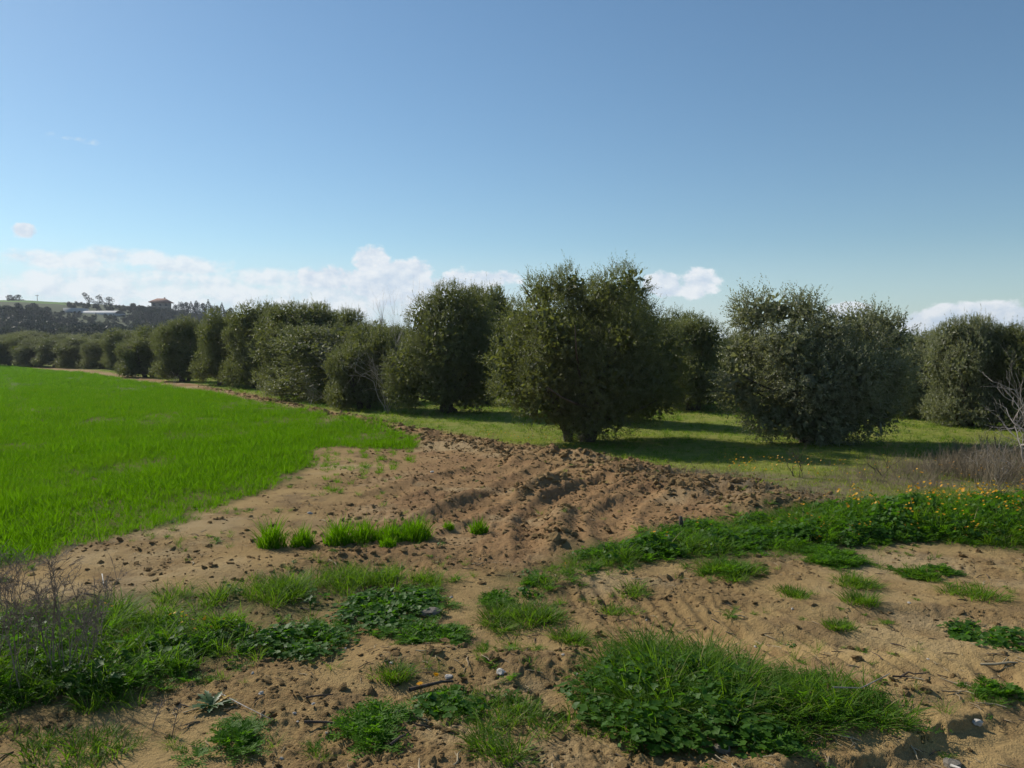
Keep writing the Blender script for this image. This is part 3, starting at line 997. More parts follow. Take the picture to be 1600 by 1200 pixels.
# ------------------------------------------------------------------ hill: wood, single trees, house, sheeted building, pole
def conifer_mesh(name, h, w, n=900, cols=1.0):
    buf = Buf()
    z = rng.random(n) ** 0.8
    a = rng.random(n) * 2 * math.pi
    lay = 0.75 + 0.25 * np.sin(z * 40 + a)
    r = w * (1 - z) ** cols * lay * (0.5 + 0.5 * rng.random(n)) + 0.1
    p = np.stack([np.cos(a) * r, np.sin(a) * r, h * (0.10 + 0.9 * z)], 1)
    d = unit(np.stack([np.cos(a), np.sin(a), rng.uniform(-0.2, 0.6, n)], 1))
    k = 1.0 - 0.75 * z
    leaf_quads(buf, p, d, rand_unit(n), rng.uniform(0.6, 1.3, n) * k, rng.uniform(0.35, 0.7, n) * k, rng.random(n))
    tp = np.stack([rng.normal(size=40) * 0.06, rng.normal(size=40) * 0.06, h * rng.uniform(0.86, 1.06, 40)], 1)
    leaf_quads(buf, tp, unit(rng.normal(size=(40, 3)) + [0, 0, 1.5]), rand_unit(40), np.full(40, 0.5), np.full(40, 0.16), rng.random(40))
    return buf.mesh(name)


def far_crown(name, lobes, n=1300, s=0.55):
    buf = Buf()
    lobes = np.asarray(lobes, float)
    l = lobes[rng.integers(len(lobes), size=n)]
    u = rand_unit(n)
    p = l[:, :3] + u * l[:, 3:] * (0.6 + 0.45 * rng.random(n))[:, None]
    leaf_quads(buf, p, unit(u + rng.normal(size=(n, 3)) * 0.6 + np.array([0, 0, 0.4])), rand_unit(n), rng.uniform(0.6, 1.3, n) * s * 1.5, rng.uniform(0.5, 1.0, n) * s, rng.random(n))
    return buf.mesh(name)


def far_trunk(h, r=0.22):
    buf = Buf()
    tube(buf, [(0, 0, -1), (0.1, 0, h * 0.4), (0, 0.1, h * 0.9)], [r, r * 0.8, r * 0.3], 6)
    return buf.mesh('far_trunk')


con_m = [conifer_mesh('conifer_crown_kind', 9, 2.3, 1000, 1.0), conifer_mesh('conifer_crown_kind', 9, 1.7, 900, 0.8), conifer_mesh('cypress_crown_kind', 9, 1.2, 800, 0.55)]
con_t = far_trunk(9)
wood_m = []
for k in range(4):
    wood_m.append(far_crown('wood_crown_kind', gen_lobes(9.5, 3.6, 80 + k, 12), 1700, 0.5))


def hz1(x, y):
    return float(hill_z(np.array([x]), np.array([y]))[0])


sky_con = [(262, 452, 3.5), (284, 448, 7.0), (292, 449, 6.0), (300, 446, 8.0), (309, 447, 7.2), (318, 446, 7.0), (327, 444, 9.0), (334, 444, 8.0), (341, 440, 7.0), (348, 440, 9.0),
           (354, 438, 7.0), (361, 436, 8.0), (367, 436, 7.2), (275, 450, 5.0), (373, 436, 5.0)]
c0 = None
for i, (px, y, h) in enumerate(sky_con):
    x = at(px, y)
    lab = 'dark conifer on the hill skyline right of the house'
    k = i % 3
    if i < 3:
        r = thing('conifer_tree', lab, 'conifer', (x, y, hz1(x, y) - 0.5), random.uniform(0, 6), 'conifers along the hill skyline')
        link('trunk', con_t, M['wood_pole'], r); link('crown', [con_m[0], wood_m[0], wood_m[1]][k], M['conifer'], r)
        if i == 0: c0 = []
        c0.append(r)
    else:
        r = copy_tree(c0[k]); r.location = (x, y, hz1(x, y) - 0.5); r.rotation_euler = (0, 0, random.uniform(0, 6))
    s = h / 9.0
    sw = s * (random.uniform(1.0, 1.7) if k == 0 else random.uniform(0.55, 0.85))
    r.scale = (sw, sw, s * random.uniform(0.85, 1.15))
# clumps that break the skyline left of the house
single = [(20, 452, 3.2, 2.6, 'leftmost dark tree on the hill skyline above the crop'), (33, 448, 3.8, 3.2, 'small rounded tree right of the leftmost one on the hilltop'),
          (157, 440, 5.2, 3.0, 'dark spreading tree on the hilltop above the white sheeted building'), (172, 440, 4.4, 3.0, 'dark tree on the hilltop right of the leaning one')]
for px, y, h, w, lab in single:
    x = at(px, y)
    r = thing('hilltop_tree', lab, 'tree', (x, y, hz1(x, y) - 0.3), 0, 'single trees on the hilltop')
    link('trunk', far_trunk(h, 0.18), M['wood_pole'], r)
    link('crown', far_crown('hilltop_crown', gen_lobes(h * 1.1, w, int(px), 8), 700, 0.35), M['conifer'], r)
# the leaning pine
x = at(136, 440)
r = thing('leaning_pine', 'pine leaning to the left on the hilltop above the white sheeted building', 'pine', (x + 2.5, 440, hz1(x + 2.5, 440) - 0.3), 0, 'single trees on the hilltop')
b = Buf(); tube(b, [(0, 0, -0.5), (-1.0, 0, 2.5), (-3.0, 0, 5.2)], [0.25, 0.2, 0.08], 6)
link('trunk', b.mesh('leaning_trunk'), M['wood_pole'], r)
link('crown', far_crown('leaning_crown', [(-0.8, 0, 2.8, 1.4, 1.3, 1.2), (-2.0, 0, 4.4, 1.5, 1.2, 0.9), (-3.1, 0, 5.6, 1.0, 0.9, 0.7), (0.6, 0, 2.2, 1.3, 1.3, 1.2)], 600, 0.35), M['conifer'], r)


def scatter_group(name, protos, mats):
    """unlinked collection of prototypes for geometry-node scattering"""
    c = bpy.data.collections.new(name)
    for i, (me, mt) in enumerate(zip(protos, mats)):
        o = bpy.data.objects.new(f'{name}_{i:02d}', me)
        if not me.materials:
            me.materials.append(mt)
        c.objects.link(o)
    g = bpy.data.node_groups.new('scatter_' + name, 'GeometryNodeTree')
    g.interface.new_socket('Geometry', in_out='INPUT', socket_type='NodeSocketGeometry')
    g.interface.new_socket('Geometry', in_out='OUTPUT', socket_type='NodeSocketGeometry')
    n = g.nodes
    gi = n.new('NodeGroupInput'); go = n.new('NodeGroupOutput')
    ci = n.new('GeometryNodeCollectionInfo'); ci.inputs['Collection'].default_value = c
    ci.inputs['Separate Children'].default_value = True; ci.inputs['Reset Children'].default_value = True
    ip = n.new('GeometryNodeInstanceOnPoints'); ip.inputs['Pick Instance'].default_value = True

    def na(nm, ty):
        q = n.new('GeometryNodeInputNamedAttribute'); q.data_type = ty; q.inputs['Name'].default_value = nm
        return q.outputs['Attribute']
    g.links.new(gi.outputs[0], ip.inputs['Points'])
    g.links.new(ci.outputs[0], ip.inputs['Instance'])
    g.links.new(na('pick', 'INT'), ip.inputs['Instance Index'])
    e2r = n.new('FunctionNodeEulerToRotation')
    g.links.new(na('rot', 'FLOAT_VECTOR'), e2r.inputs[0])
    g.links.new(e2r.outputs[0], ip.inputs['Rotation'])
    g.links.new(na('scl', 'FLOAT_VECTOR'), ip.inputs['Scale'])
    g.links.new(ip.outputs[0], go.inputs[0])
    return g


def scatter(name, group, pts, pick, rot, scl, label, cat=None):
    me = new_mesh(name, pts, None, None, {'pick': np.asarray(pick, int), 'rot': rot, 'scl': scl})
    o = link(name, me)
    md = o.modifiers.new('scatter', 'NODES')
    md.node_group = group
    return tag(o, label, cat, None, 'stuff')


def rz(n, tilt=0.0):
    return np.stack([rng.normal(size=n) * tilt, rng.normal(size=n) * tilt, rng.random(n) * 2 * math.pi], 1)


def build_wood():
    pts = []
    for _ in range(2600):
        y = rng.uniform(225, 415)
        px = rng.uniform(-260, 420)
        x = at(px, y)
        if y > 375 and px < 108:
            continue
        # the foot of the hill is thickly wooded, the slope more loosely
        if y > 330 and rng.random() < 0.15:
            continue
        if 374 < y < 392 and 104 < px < 196:
            continue
        pts.append((x, y, hz1(x, y) - 0.6))
    for _ in range(260):
        y = rng.uniform(400, 446); px = rng.uniform(105, 400); x = at(px, y)
        pts.append((x, y, hz1(x, y) - 3.2))
    p = np.array(pts)
    n = len(p)
    g = scatter_group('hill_wood_tree', wood_m + con_m, [M['scrub'], M['conifer'], M['scrub'], M['conifer']] + [M['conifer']] * 3)
    s = rng.uniform(0.65, 1.1, n)
    low = (p[:, 1] > 330)
    pxs = p[:, 0] / p[:, 1] * F_PX + 800
    s = np.where(low, s * 0.55, s)
    s = np.where((p[:, 1] > 290) & (pxs > 80) & (pxs < 215), s * 0.60, s)
    s = np.where((p[:, 1] > 345) & (pxs > 92) & (pxs < 205), 0.26, s)
    s = np.where((p[:, 1] > 399) & ~((pxs > 92) & (pxs < 205)), 0.42, s)
    pick = np.where(rng.random(n) < 0.75, rng.integers(0, 4, n), rng.integers(4, 7, n))
    scatter('hill_wood', g, p, pick, rz(n), np.stack([s * 1.1, s * 1.1, s], 1), 'dark dense wood covering the slope of the distant hill')


build_wood()


def build_house():
    y = 446.0
    x = at(254, y)
    z = zt(484, y) - 0.4
    r = thing('house', 'two storey house with a red hipped roof on the hill skyline', 'house', (x, y, z), R(14))
    b = Buf(); box(b, (0, 0, 1.7), (9.0, 8, 5.4)); box(b, (1.0, -4.6, 1.0), (5.5, 1.2, 0.25))
    link('wall', b.mesh('house_wall'), M['render_wall'], r)
    b = Buf()
    w, d, e, t = 5.9, 5.2, 4.4, 6.6
    V = [(-w, -d, e), (w, -d, e), (w, d, e), (-w, d, e), (-2.2, 0, t), (2.2, 0, t), (-w, -d, e - 0.25), (w, -d, e - 0.25), (w, d, e - 0.25), (-w, d, e - 0.25)]
    b.add(V, [(0, 1, 5, 4), (2, 3, 4, 5), (0, 6, 7, 1), (1, 7, 8, 2), (2, 8, 9, 3), (3, 9, 6, 0), (6, 9, 8, 7)], [(1, 2, 5), (3, 0, 4)])
    rf = link('roof', b.mesh('house_roof'), M['roof_tile'], r)
    b = Buf(); box(b, (1.6, 0.9, 6.6), (0.7, 0.7, 1.3)); link('chimney', b.mesh('chimney'), M['render_wall'], rf)
    b = Buf(); box(b, (0, 0, 0), (1.3, 0.10, 1.3)); wm = b.mesh('house_window')
    for wx in (-3.0, 0.0, 3.0):
        link('window', wm, M['window'], r, (wx, -4.03, 2.9))
    for wx in (-3.0, 3.0):
        link('window', wm, M['window'], r, (wx, -4.03, 0.4))
    b = Buf(); box(b, (0, 0, 0), (1.1, 0.10, 2.1)); link('door', b.mesh('house_door'), M['wood_pole'], r, (0.0, -4.03, 0.1))


build_house()


def build_shed():
    y = 384.0
    x0, x1 = at(108, y), at(192, y)
    z = zt(493, y) - 0.6
    xc = (x0 + x1) / 2
    L = x1 - x0
    r = thing('greenhouse', 'long low white sheeted greenhouse on the wooded hillside', 'greenhouse', (xc, y, z), R(-5))
    b = Buf(); box(b, (-L / 2 + 3.6, 0, 2.1), (7.2, 9, 3.8)); link('end_block', b.mesh('shed_block'), M['white_sheet'], r)
    n = 7
    ang = np.linspace(0, math.pi, n)
    arc = np.stack([np.zeros(n), -np.cos(ang) * 4.4, 1.3 + np.sin(ang) * 1.5], 1)
    b = Buf()
    V = np.vstack([arc + [-L / 2 + 7.25, 0, 0], arc + [L / 2, 0, 0]])
    b.add(V, [(i, i + n, i + n + 1, i + 1) for i in range(n - 1)])
    link('roof', b.mesh('shed_roof'), M['white_sheet'], r)
    b = Buf(); box(b, (3.6, 0, 0.62), (L - 7.4, 8.8, 1.35)); link('wall', b.mesh('shed_wall'), M['white_sheet'], r)
    b = Buf(); box(b, (0, 0, 0), (1.6, 0.1, 2.0)); link('door', b.mesh('shed_door'), M['window'], r, (-L / 2 + 3.6, -4.53, 1.2))


build_shed()
y = 470.0; x = at(61, y)
r = thing('utility_pole', 'thin pole with a crossbar against the sky on the hilltop', 'utility pole', (x, y, zt(472, y) - 2.5))
b = Buf(); tube(b, [(0, 0, -1), (0, 0, 6.6)], [0.2, 0.15], 8); link('pole', b.mesh('pole'), M['wood_pole'], r)
b = Buf(); box(b, (0, -0.2, 6.2), (2.2, 0.2, 0.2)); link('crossbar', b.mesh('crossbar'), M['wood_pole'], r)


# ------------------------------------------------------------------ grasses and weeds: prototypes
def blades(buf, n, hmin, hmax, spread, width, lean, droop, mat=0, tint=None, base=None):
    """arched tapering blades"""
    a = rng.random(n) * 2 * math.pi
    if base is None:
        rr = spread * np.sqrt(rng.random(n))
        base = np.stack([np.cos(a) * rr, np.sin(a) * rr, np.full(n, -0.02)], 1)
        aa = a + rng.normal(size=n) * 0.7
    else:
        aa = a
    h = rng.uniform(hmin, hmax, n)
    out = np.stack([np.cos(aa), np.sin(aa), np.zeros(n)], 1)
    side = np.stack([-np.sin(aa), np.cos(aa), np.zeros(n)], 1)
    tw = rng.normal(size=n) * 0.7
    side = side * np.cos(tw)[:, None] + out * np.sin(tw)[:, None]
    ln = lean * rng.uniform(0.3, 1.3, n); dr = droop * rng.uniform(0.3, 1.4, n)
    pts = []
    for s in (0.0, 0.4, 0.75, 1.0):
        zz = h * (s - dr * s * s * 0.55)
        oo = h * (ln * s + dr * s * s * 0.8)
        pts.append(base + out * oo[:, None] + np.array([0, 0, 1.0]) * zz[:, None])
    w = np.broadcast_to(width, (n,)) * rng.uniform(0.7, 1.2, n)
    V = np.stack([pts[0] - side * (w * 0.4)[:, None], pts[0] + side * (w * 0.4)[:, None], pts[1] - side * (w * 0.5)[:, None], pts[1] + side * (w * 0.5)[:, None],
                  pts[2] - side * (w * 0.36)[:, None], pts[2] + side * (w * 0.36)[:, None], pts[3]], 1)
    i = np.arange(n)[:, None] * 7
    Q = np.concatenate([i + [[0, 1, 3, 2]], i + [[2, 3, 5, 4]]])
    T = i + [[4, 5, 6]]
    tt = rng.random(n) if tint is None else tint
    buf.add(V.reshape(-1, 3), Q, T, np.repeat(tt, 7), mat)


def tuft(n, hmin, hmax, spread, width, lean, droop):
    b = Buf(); blades(b, n, hmin, hmax, spread, width, lean, droop)
    return b.mesh('tuft')


def fronds(buf, n, lmin, lmax, mat=0, base=None, elev=(0.35, 1.25), pairs=7, lw=0.011, leaflet=0.042):
    """finely cut feathery leaves: an arched midrib with narrow leaflets"""
    a = rng.random(n) * 2 * math.pi
    if base is None:
        base = np.stack([rng.normal(size=n) * 0.02, rng.normal(size=n) * 0.02, np.full(n, -0.01)], 1)
    e = rng.uniform(*elev, n)
    L = rng.uniform(lmin, lmax, n)
    d0 = np.stack([np.cos(a) * np.cos(e), np.sin(a) * np.cos(e), np.sin(e)], 1)
    outw = np.stack([np.cos(a), np.sin(a), np.zeros(n)], 1)
    side = np.stack([-np.sin(a), np.cos(a), np.zeros(n)], 1)
    tint = rng.random(n)

    def pos(s):
        return base + d0 * (L * s)[:, None] + outw * (L * s * s * 0.25)[:, None] - np.array([0, 0, 1.0]) * (L * s * s * 0.30)[:, None]
    w = 0.004
    p = [pos(s) for s in (0, 0.5, 1.0)]
    V = np.stack([p[0] - side * w, p[0] + side * w, p[1] - side * w, p[1] + side * w, p[2]], 1).reshape(-1, 3)
    i = np.arange(n)[:, None] * 5
    buf.add(V, i + [[0, 1, 3, 2]], i + [[2, 3, 4]], np.repeat(tint, 5), mat)
    for k in range(pairs):
        s = 0.25 + 0.75 * (k + 0.5) / pairs
        q = pos(s)
        fwd = unit(pos(min(s + 0.05, 1.0)) - pos(s - 0.05))
        ll = leaflet * (1.15 - abs(s - 0.55) * 1.4) * rng.uniform(0.7, 1.2, n)
        for sg in (-1, 1):
            dd = unit(side * sg * 0.8 + fwd * 0.55 + np.array([0, 0, 1.0]) * rng.uniform(-0.1, 0.5, n)[:, None])
            nn = unit(np.cross(dd, fwd) + rng.normal(size=(n, 3)) * 0.3)
            leaf_quads(buf, q, dd, nn, ll, np.full(n, lw), tint, mat)


def rounds(buf, n, hmin, hmax, spread, rmin, rmax, mat=0, base=None):
    """lobed roundish leaves on stalks (mallow)"""
    a = rng.random(n) * 2 * math.pi
    rr = spread * np.sqrt(rng.random(n))
    b0 = np.zeros((n, 3)) if base is None else base
    h = rng.uniform(hmin, hmax, n) * (1 - 0.45 * (rr / max(spread, 1e-6)) ** 2)
    c = b0 + np.stack([np.cos(a) * rr, np.sin(a) * rr, h], 1)
    out = np.stack([np.cos(a), np.sin(a), np.zeros(n)], 1)
    nrm = unit(out * rng.uniform(0.0, 0.8, n)[:, None] + np.array([0, 0, 1.0]) + rng.normal(size=(n, 3)) * 0.3)
    u = unit(np.cross(nrm, rand_unit(n))); v = np.cross(nrm, u)
    R0 = rng.uniform(rmin, rmax, n)
    K = 10
    th = np.arange(K) * 2 * math.pi / K
    lob = np.where(np.arange(K) % 2 == 0, 1.0, 0.80); lob[0] = 0.25
    cup = np.where(np.arange(K) % 2 == 0, 0.10, 0.24)
    ring = c[:, None] + R0[:, None, None] * (lob[None, :, None] * (np.cos(th)[None, :, None] * u[:, None] + np.sin(th)[None, :, None] * v[:, None]) + cup[None, :, None] * nrm[:, None])
    V = np.concatenate([c[:, None], ring], 1).reshape(-1, 3)
    i = np.arange(n)[:, None, None] * (K + 1)
    k = np.arange(K)[None, :, None]
    T = np.concatenate([i + 0 * k, i + 1 + k, i + 1 + (k + 1) % K], 2).reshape(-1, 3)
    tint = rng.random(n)
    buf.add(V, None, T, np.repeat(tint, K + 1), mat)
    # stalks
    w = 0.003
    b1 = b0 + out * (rr * 0.15)[:, None] + np.array([0, 0, -0.01])
    side = np.stack([-np.sin(a), np.cos(a), np.zeros(n)], 1) * w
    V = np.stack([b1 - side, b1 + side, c], 1).reshape(-1, 3)
    buf.add(V, None, np.arange(n)[:, None] * 3 + [[0, 1, 2]], np.repeat(tint, 3), mat)


def flowers(buf, c, r, mat_p=0, mat_s=None, drop=0.12):
    """daisy heads: eight petals round a raised centre, and a stem"""
    n = len(c)
    K = 16
    nrm = unit(np.array([-0.3, 0.1, 1.0]) + rng.normal(size=(n, 3)) * 0.35)
    u = unit(np.cross(nrm, rand_unit(n))); v = np.cross(nrm, u)
    th = np.arange(K) * 2 * math.pi / K
    rad = np.where(np.arange(K) % 2 == 0, 1.0, 0.62)
    ring = c[:, None] + r[:, None, None] * (rad[None, :, None] * (np.cos(th)[None, :, None] * u[:, None] + np.sin(th)[None, :, None] * v[:, None]) + 0.15 * nrm[:, None])
    V = np.concatenate([c[:, None], ring], 1).reshape(-1, 3)
    i = np.arange(n)[:, None, None] * (K + 1); k = np.arange(K)[None, :, None]
    T = np.concatenate([i + 0 * k, i + 1 + k, i + 1 + (k + 1) % K], 2).reshape(-1, 3)
    buf.add(V, None, T, np.repeat(rng.random(n), K + 1), mat_p)
    if mat_s is not None:
        lo = c - np.array([0, 0, 1.0]) * drop + rng.normal(size=(n, 3)) * 0.015
        V = np.stack([lo + [0.002, 0, 0], lo - [0.002, 0, 0], c], 1).reshape(-1, 3)
        buf.add(V, None, np.arange(n)[:, None] * 3 + [[0, 1, 2]], 0.5, mat_s)


def plant(fn, *a, **k):
    b = Buf(); fn(b, *a, **k)
    return b.mesh('plant')


def twigs(buf, n, h, spread, r=0.003, kink=0.12, sub=3, mat=0, lean=0.3):
    """dry branching stalks, thin three-sided tubes"""
    for _ in range(n):
        a = random.uniform(0, 6.283)
        p = np.array([math.cos(a), math.sin(a), 0]) * spread * random.random() ** 0.5 + [0, 0, -0.02]
        hh = h * random.uniform(0.6, 1.1)
        d = unit(np.array([math.cos(a) * lean * random.random(), math.sin(a) * lean * random.random(), 1.0]))
        pts = [p]
        for s in range(4):
            d = unit(d + np.random.default_rng(random.randrange(10**9)).normal(size=3) * kink)
            pts.append(pts[-1] + d * hh / 4)
        tint = random.random()
        tube(buf, pts, np.linspace(r, r * 0.4, 5), 3, tint, mat, False)
        for s in range(sub):
            k = random.randint(1, 4)
            dd = unit(d + np.array([random.uniform(-1, 1), random.uniform(-1, 1), random.uniform(-0.2, 0.8)]))
            l = hh * random.uniform(0.15, 0.4)
            m = pts[k] + dd * l * 0.5 + np.array([0, 0, 0.02])
            tube(buf, [pts[k], m, pts[k] + dd * l + np.array([0, 0, l * 0.3])], [r * 0.6, r * 0.45, r * 0.25], 3, tint, mat, False)


# wheat
wheat_p = [tuft(26, 0.07, 0.22, 0.080, 0.0075, 0.38, 0.48) for _ in range(5)] + [tuft(22, 0.05, 0.12, 0.085, 0.007, 0.5, 0.5) for _ in range(2)]
G_WHEAT = scatter_group('wheat_tuft', wheat_p, [M['wheat']] * 7)


def build_wheat():
    ang = math.atan2(-0.20, 1.0)
    ca, sa = math.cos(ang), math.sin(ang)
    out = []
    for (y0, y1, rowsp, along, sc) in ((5, 21, 0.17, 0.060, 1.0), (21, 42, 0.19, 0.12, 1.18), (42, 75, 0.34, 0.26, 1.55), (75, 125, 0.55, 0.45, 2.1)):
        # candidate rows running away from the camera
        u = np.arange(-115, 20, rowsp); v = np.arange(0, 150, along)
        if len(u) * len(v) > 4_000_000:
            pass
        U, Vv = np.meshgrid(u, v)
        U = U.ravel(); Vv = Vv.ravel()
        U = U + rng.normal(size=U.size) * rowsp * 0.24; Vv = Vv + (rng.random(Vv.size) - 0.5) * along
        x = U * ca + Vv * sa; y = -U * sa + Vv * ca
        k = (y > y0) & (y <= y1) & (x > -0.78 * y - 2.5) & (x < 3)
        x, y = x[k], y[k]
        wx = (fbm(x / 0.8, y / 0.8, 91, 4) - 0.5) * 1.1
        s = poly_sd(x + wx * 0.6, y + wx * 0.5, FIELD)
        dens = sstep(s, -0.05, 0.12)
        thin = fbm(x / 1.4, y / 2.2, 201, 4, 0.6)
        lo = np.where(y < 14, 0.75, 0.36)
        cover = lo + (1 - lo) * sstep(thin, 0.34, 0.46)
        edge = sstep(s, 0.0, 4.0)
        cover = cover * (0.85 + 0.15 * edge)
        # a faint wheel track on the left
        d, _, _ = line_d(x, y, PP([(60, 660), (20, 610), (10, 585)]))
        cover = cover * (0.45 + 0.55 * sstep(d, 0.15, 0.45))
        k = rng.random(len(x)) < dens * cover
        x, y, s, thin = x[k], y[k], s[k], thin[k]
        out.append((x, y, np.full(len(x), sc) * (0.85 + 0.35 * sstep(thin, 0.35, 0.6)) * (0.85 + 0.15 * sstep(s, 0, 1.0))))
    # sparse drill rows running out into the bare headland
    xs, ys, ss = [], [], []
    for px in (508, 522, 545, 568, 592, 614, 640):
        for k in range(110):
            py = random.uniform(688, 775 - abs(px - 520) * 0.42)
            if random.random() < (0.18 if px in (545, 590, 637) else 0.5) * (1.1 - (py - 688) / 95) * (1.2 if math.sin(py * 0.22 + px) > -0.3 else 0.5):
                x, y = P(px + random.gauss(0, 3.0) + (py - 690) * 0.03, py)
                xs.append(x); ys.append(y); ss.append(random.uniform(0.35, 0.7))
    out.append((np.array(xs), np.array(ys), np.array(ss)))
    x = np.concatenate([o[0] for o in out]); y = np.concatenate([o[1] for o in out]); s = np.concatenate([o[2] for o in out])
    n = len(x)
    z = gz(x, y)
    pick = np.where(rng.random(n) < 0.8, rng.integers(0, 5, n), rng.integers(5, 7, n))
    tall = (fbm(x / 0.35, y / 0.6, 222, 2) > 0.68)
    zs = np.minimum(s, 1.25) * rng.uniform(0.6, 1.2, n) * np.where(tall, 1.45, 1.0)
    print('wheat', n)
    scatter('wheat_crop', G_WHEAT, np.stack([x, y, z], 1), pick, rz(n, 0.12), np.stack([s, s, zs], 1), 'bright green young wheat covering the field on the left')


build_wheat()

# short turf of the orchard floor
turf_p = [tuft(14, 0.03, 0.08, 0.07, 0.007, 0.5, 0.4) for _ in range(4)] + [tuft(12, 0.06, 0.14, 0.06, 0.006, 0.4, 0.5) for _ in range(2)]
G_TURF = scatter_group('turf_tuft', turf_p, [M['turf']] * 3 + [M['grass']] + [M['grass'], M['turf']])


def build_turf():
    xs = []
    for (y0, y1, dn, sc) in ((9, 24, 55, 1.0), (24, 42, 26, 1.5), (42, 80, 7, 2.4)):
        a = (y1 - y0) * (y1 + y0) * 0.72
        n = int(a * dn)
        y = np.sqrt(rng.uniform(y0 * y0, y1 * y1, n)); x = y * rng.uniform(-0.72, 0.72, n)
        m = masks(x, y)
        k = rng.random(n) < m['orch'] * (0.35 + 0.65 * sstep(fbm(x / 0.8, y / 0.8, 303, 3), 0.35, 0.6))
        xs.append(np.stack([x[k], y[k], np.full(k.sum(), sc)], 1))
    p = np.concatenate(xs)
    n = len(p)
    print('turf', n)
    green = fbm(p[:, 0] / 3, p[:, 1] / 3, 404, 3) + sstep(p[:, 1], 14, 19) * 0.25
    pick = np.where(rng.random(n) < sstep(green, 0.45, 0.8) * 0.8, rng.integers(3, 5, n), rng.choice([0, 1, 2, 5], n))
    s = p[:, 2] * rng.uniform(0.7, 1.3, n)
    scatter('orchard_grass', G_TURF, np.stack([p[:, 0], p[:, 1], gz(p[:, 0], p[:, 1])], 1), pick, rz(n, 0.1), np.stack([s, s, np.minimum(s, 1.6)], 1),
            'short yellowish green grass growing under the olive trees')


build_turf()

# weeds
grass_p = [tuft(34, 0.12, 0.34, 0.07, 0.006, 0.35, 0.75) for _ in range(3)]
feather_p = [plant(fronds, 16, 0.10, 0.22) for _ in range(3)]
round_p = [plant(rounds, 20, 0.05, 0.17, 0.12, 0.018, 0.040) for _ in range(3)]


def flower_plant():
    b = Buf()
    fronds(b, 10, 0.10, 0.2)
    k = 4
    a = rng.random(k) * 6.28
    c = np.stack([np.cos(a) * 0.08, np.sin(a) * 0.08, rng.uniform(0.17, 0.25, k)], 1)
    flowers(b, c, rng.uniform(0.010, 0.017, k), 1, 0, 0.18)
    me = b.mesh('flower_plant')
    me.materials.append(M['feather']); me.materials.append(M['petal'])
    return me


flower_p = [flower_plant() for _ in range(3)]
# order: 0-2 grass, 3-5 feathery, 6-8 broad, 9-11 flowering
G_WEED = scatter_group('weed', grass_p + feather_p + round_p + flower_p, [M['grass']] * 3 + [M['feather']] * 3 + [M['broad']] * 3 + [M['feather']] * 3)


def weed_points(poly, dens, edge=0.25, warp=0.5):
    poly = np.asarray(poly)
    lo, hi = poly.min(0) - 0.5, poly.max(0) + 0.5
    n = int((hi[0] - lo[0]) * (hi[1] - lo[1]) * dens)
    x = rng.uniform(lo[0], hi[0], n); y = rng.uniform(lo[1], hi[1], n)
    wx = (fbm(x / 0.45, y / 0.45, 55, 3) - 0.5) * warp
    s = poly_sd(x + wx, y + wx * 0.6, poly)
    k = rng.random(n) < sstep(s, -edge * 0.4, edge)
    return x[k], y[k], s[k]


def build_verge():
    x, y, s = weed_points(VERGE, 125, 0.3, 0.6)
    px = x / y * F_PX + 800
    n = len(x)
    g = fbm(x / 0.5, y / 0.5, 505, 3)
    right = sstep(px, 1180, 1400)
    u = rng.random(n)
    sp = np.where(g < 0.44, 2, np.where(g < 0.60, 1, 0))       # broad, feathery, grass
    sp = np.where(u < 0.25, rng.integers(0, 3, n), sp)
    fl = (rng.random(n) < 0.13 * right + 0.012) & (s > 0.1)
    pick = np.where(fl, 9, sp * 3) + rng.integers(0, 3, n)
    hs = (0.95 + 0.80 * right * sstep(s, 0.1, 0.7)) * (0.65 + 0.75 * fbm(x / 0.7, y / 0.7, 61, 2)) * (0.6 + 0.4 * sstep(s, 0, 0.4))
    w = np.clip(hs, 0.6, 1.3) * rng.uniform(0.8, 1.2, n)
    hs = np.where(sp == 0, hs * 0.75, hs)
    print('verge', n)
    scatter('weed_verge', G_WEED, np.stack([x, y, gz(x, y)], 1), pick, rz(n, 0.15), np.stack([w, w, hs], 1), 'band of lush green weeds with orange flowers edging the bare soil', None)


build_verge()


def build_left_weeds():
    x, y, s = weed_points(LEFTWEED, 120, 0.25, 0.5)
    py = HORIZON + CAM_H * F_PX / y
    px = x / y * F_PX + 800
    n = len(x)
    g = fbm(x / 0.4, y / 0.4, 606, 3)
    front_ = sstep(py, 965, 1010)
    gap = fbm(x / 0.5, y / 0.5, 707, 3)
    keep = rng.random(n) < (0.10 + 0.90 * sstep(gap, 0.40, 0.52))
    u = rng.random(n)
    sp = np.where(u > 0.15 + 0.5 * front_, 0, np.where(g < 0.43, 2, 1))
    fl = (rng.random(n) < 0.05) & (px > 60) & (px < 330) & (py > 985) & (py < 1040)
    pick = np.where(fl, 9, sp * 3) + rng.integers(0, 3, n)
    hs = (0.62 + 0.6 * fbm(x / 0.5, y / 0.5, 62, 2)) * (0.6 + 0.4 * sstep(s, 0, 0.3))
    hs = np.where(px < 200, hs * 1.15, hs)
    x, y, pick, hs, n = x[keep], y[keep], pick[keep], hs[keep], keep.sum()
    print('left', n)
    scatter('weed_patch', G_WEED, np.stack([x, y, gz(x, y)], 1), pick, rz(n, 0.15), np.stack([np.clip(hs, 0.6, 1.1)] * 2 + [hs], 1), 'patchy grass and leafy weeds across the left foreground')


build_left_weeds()


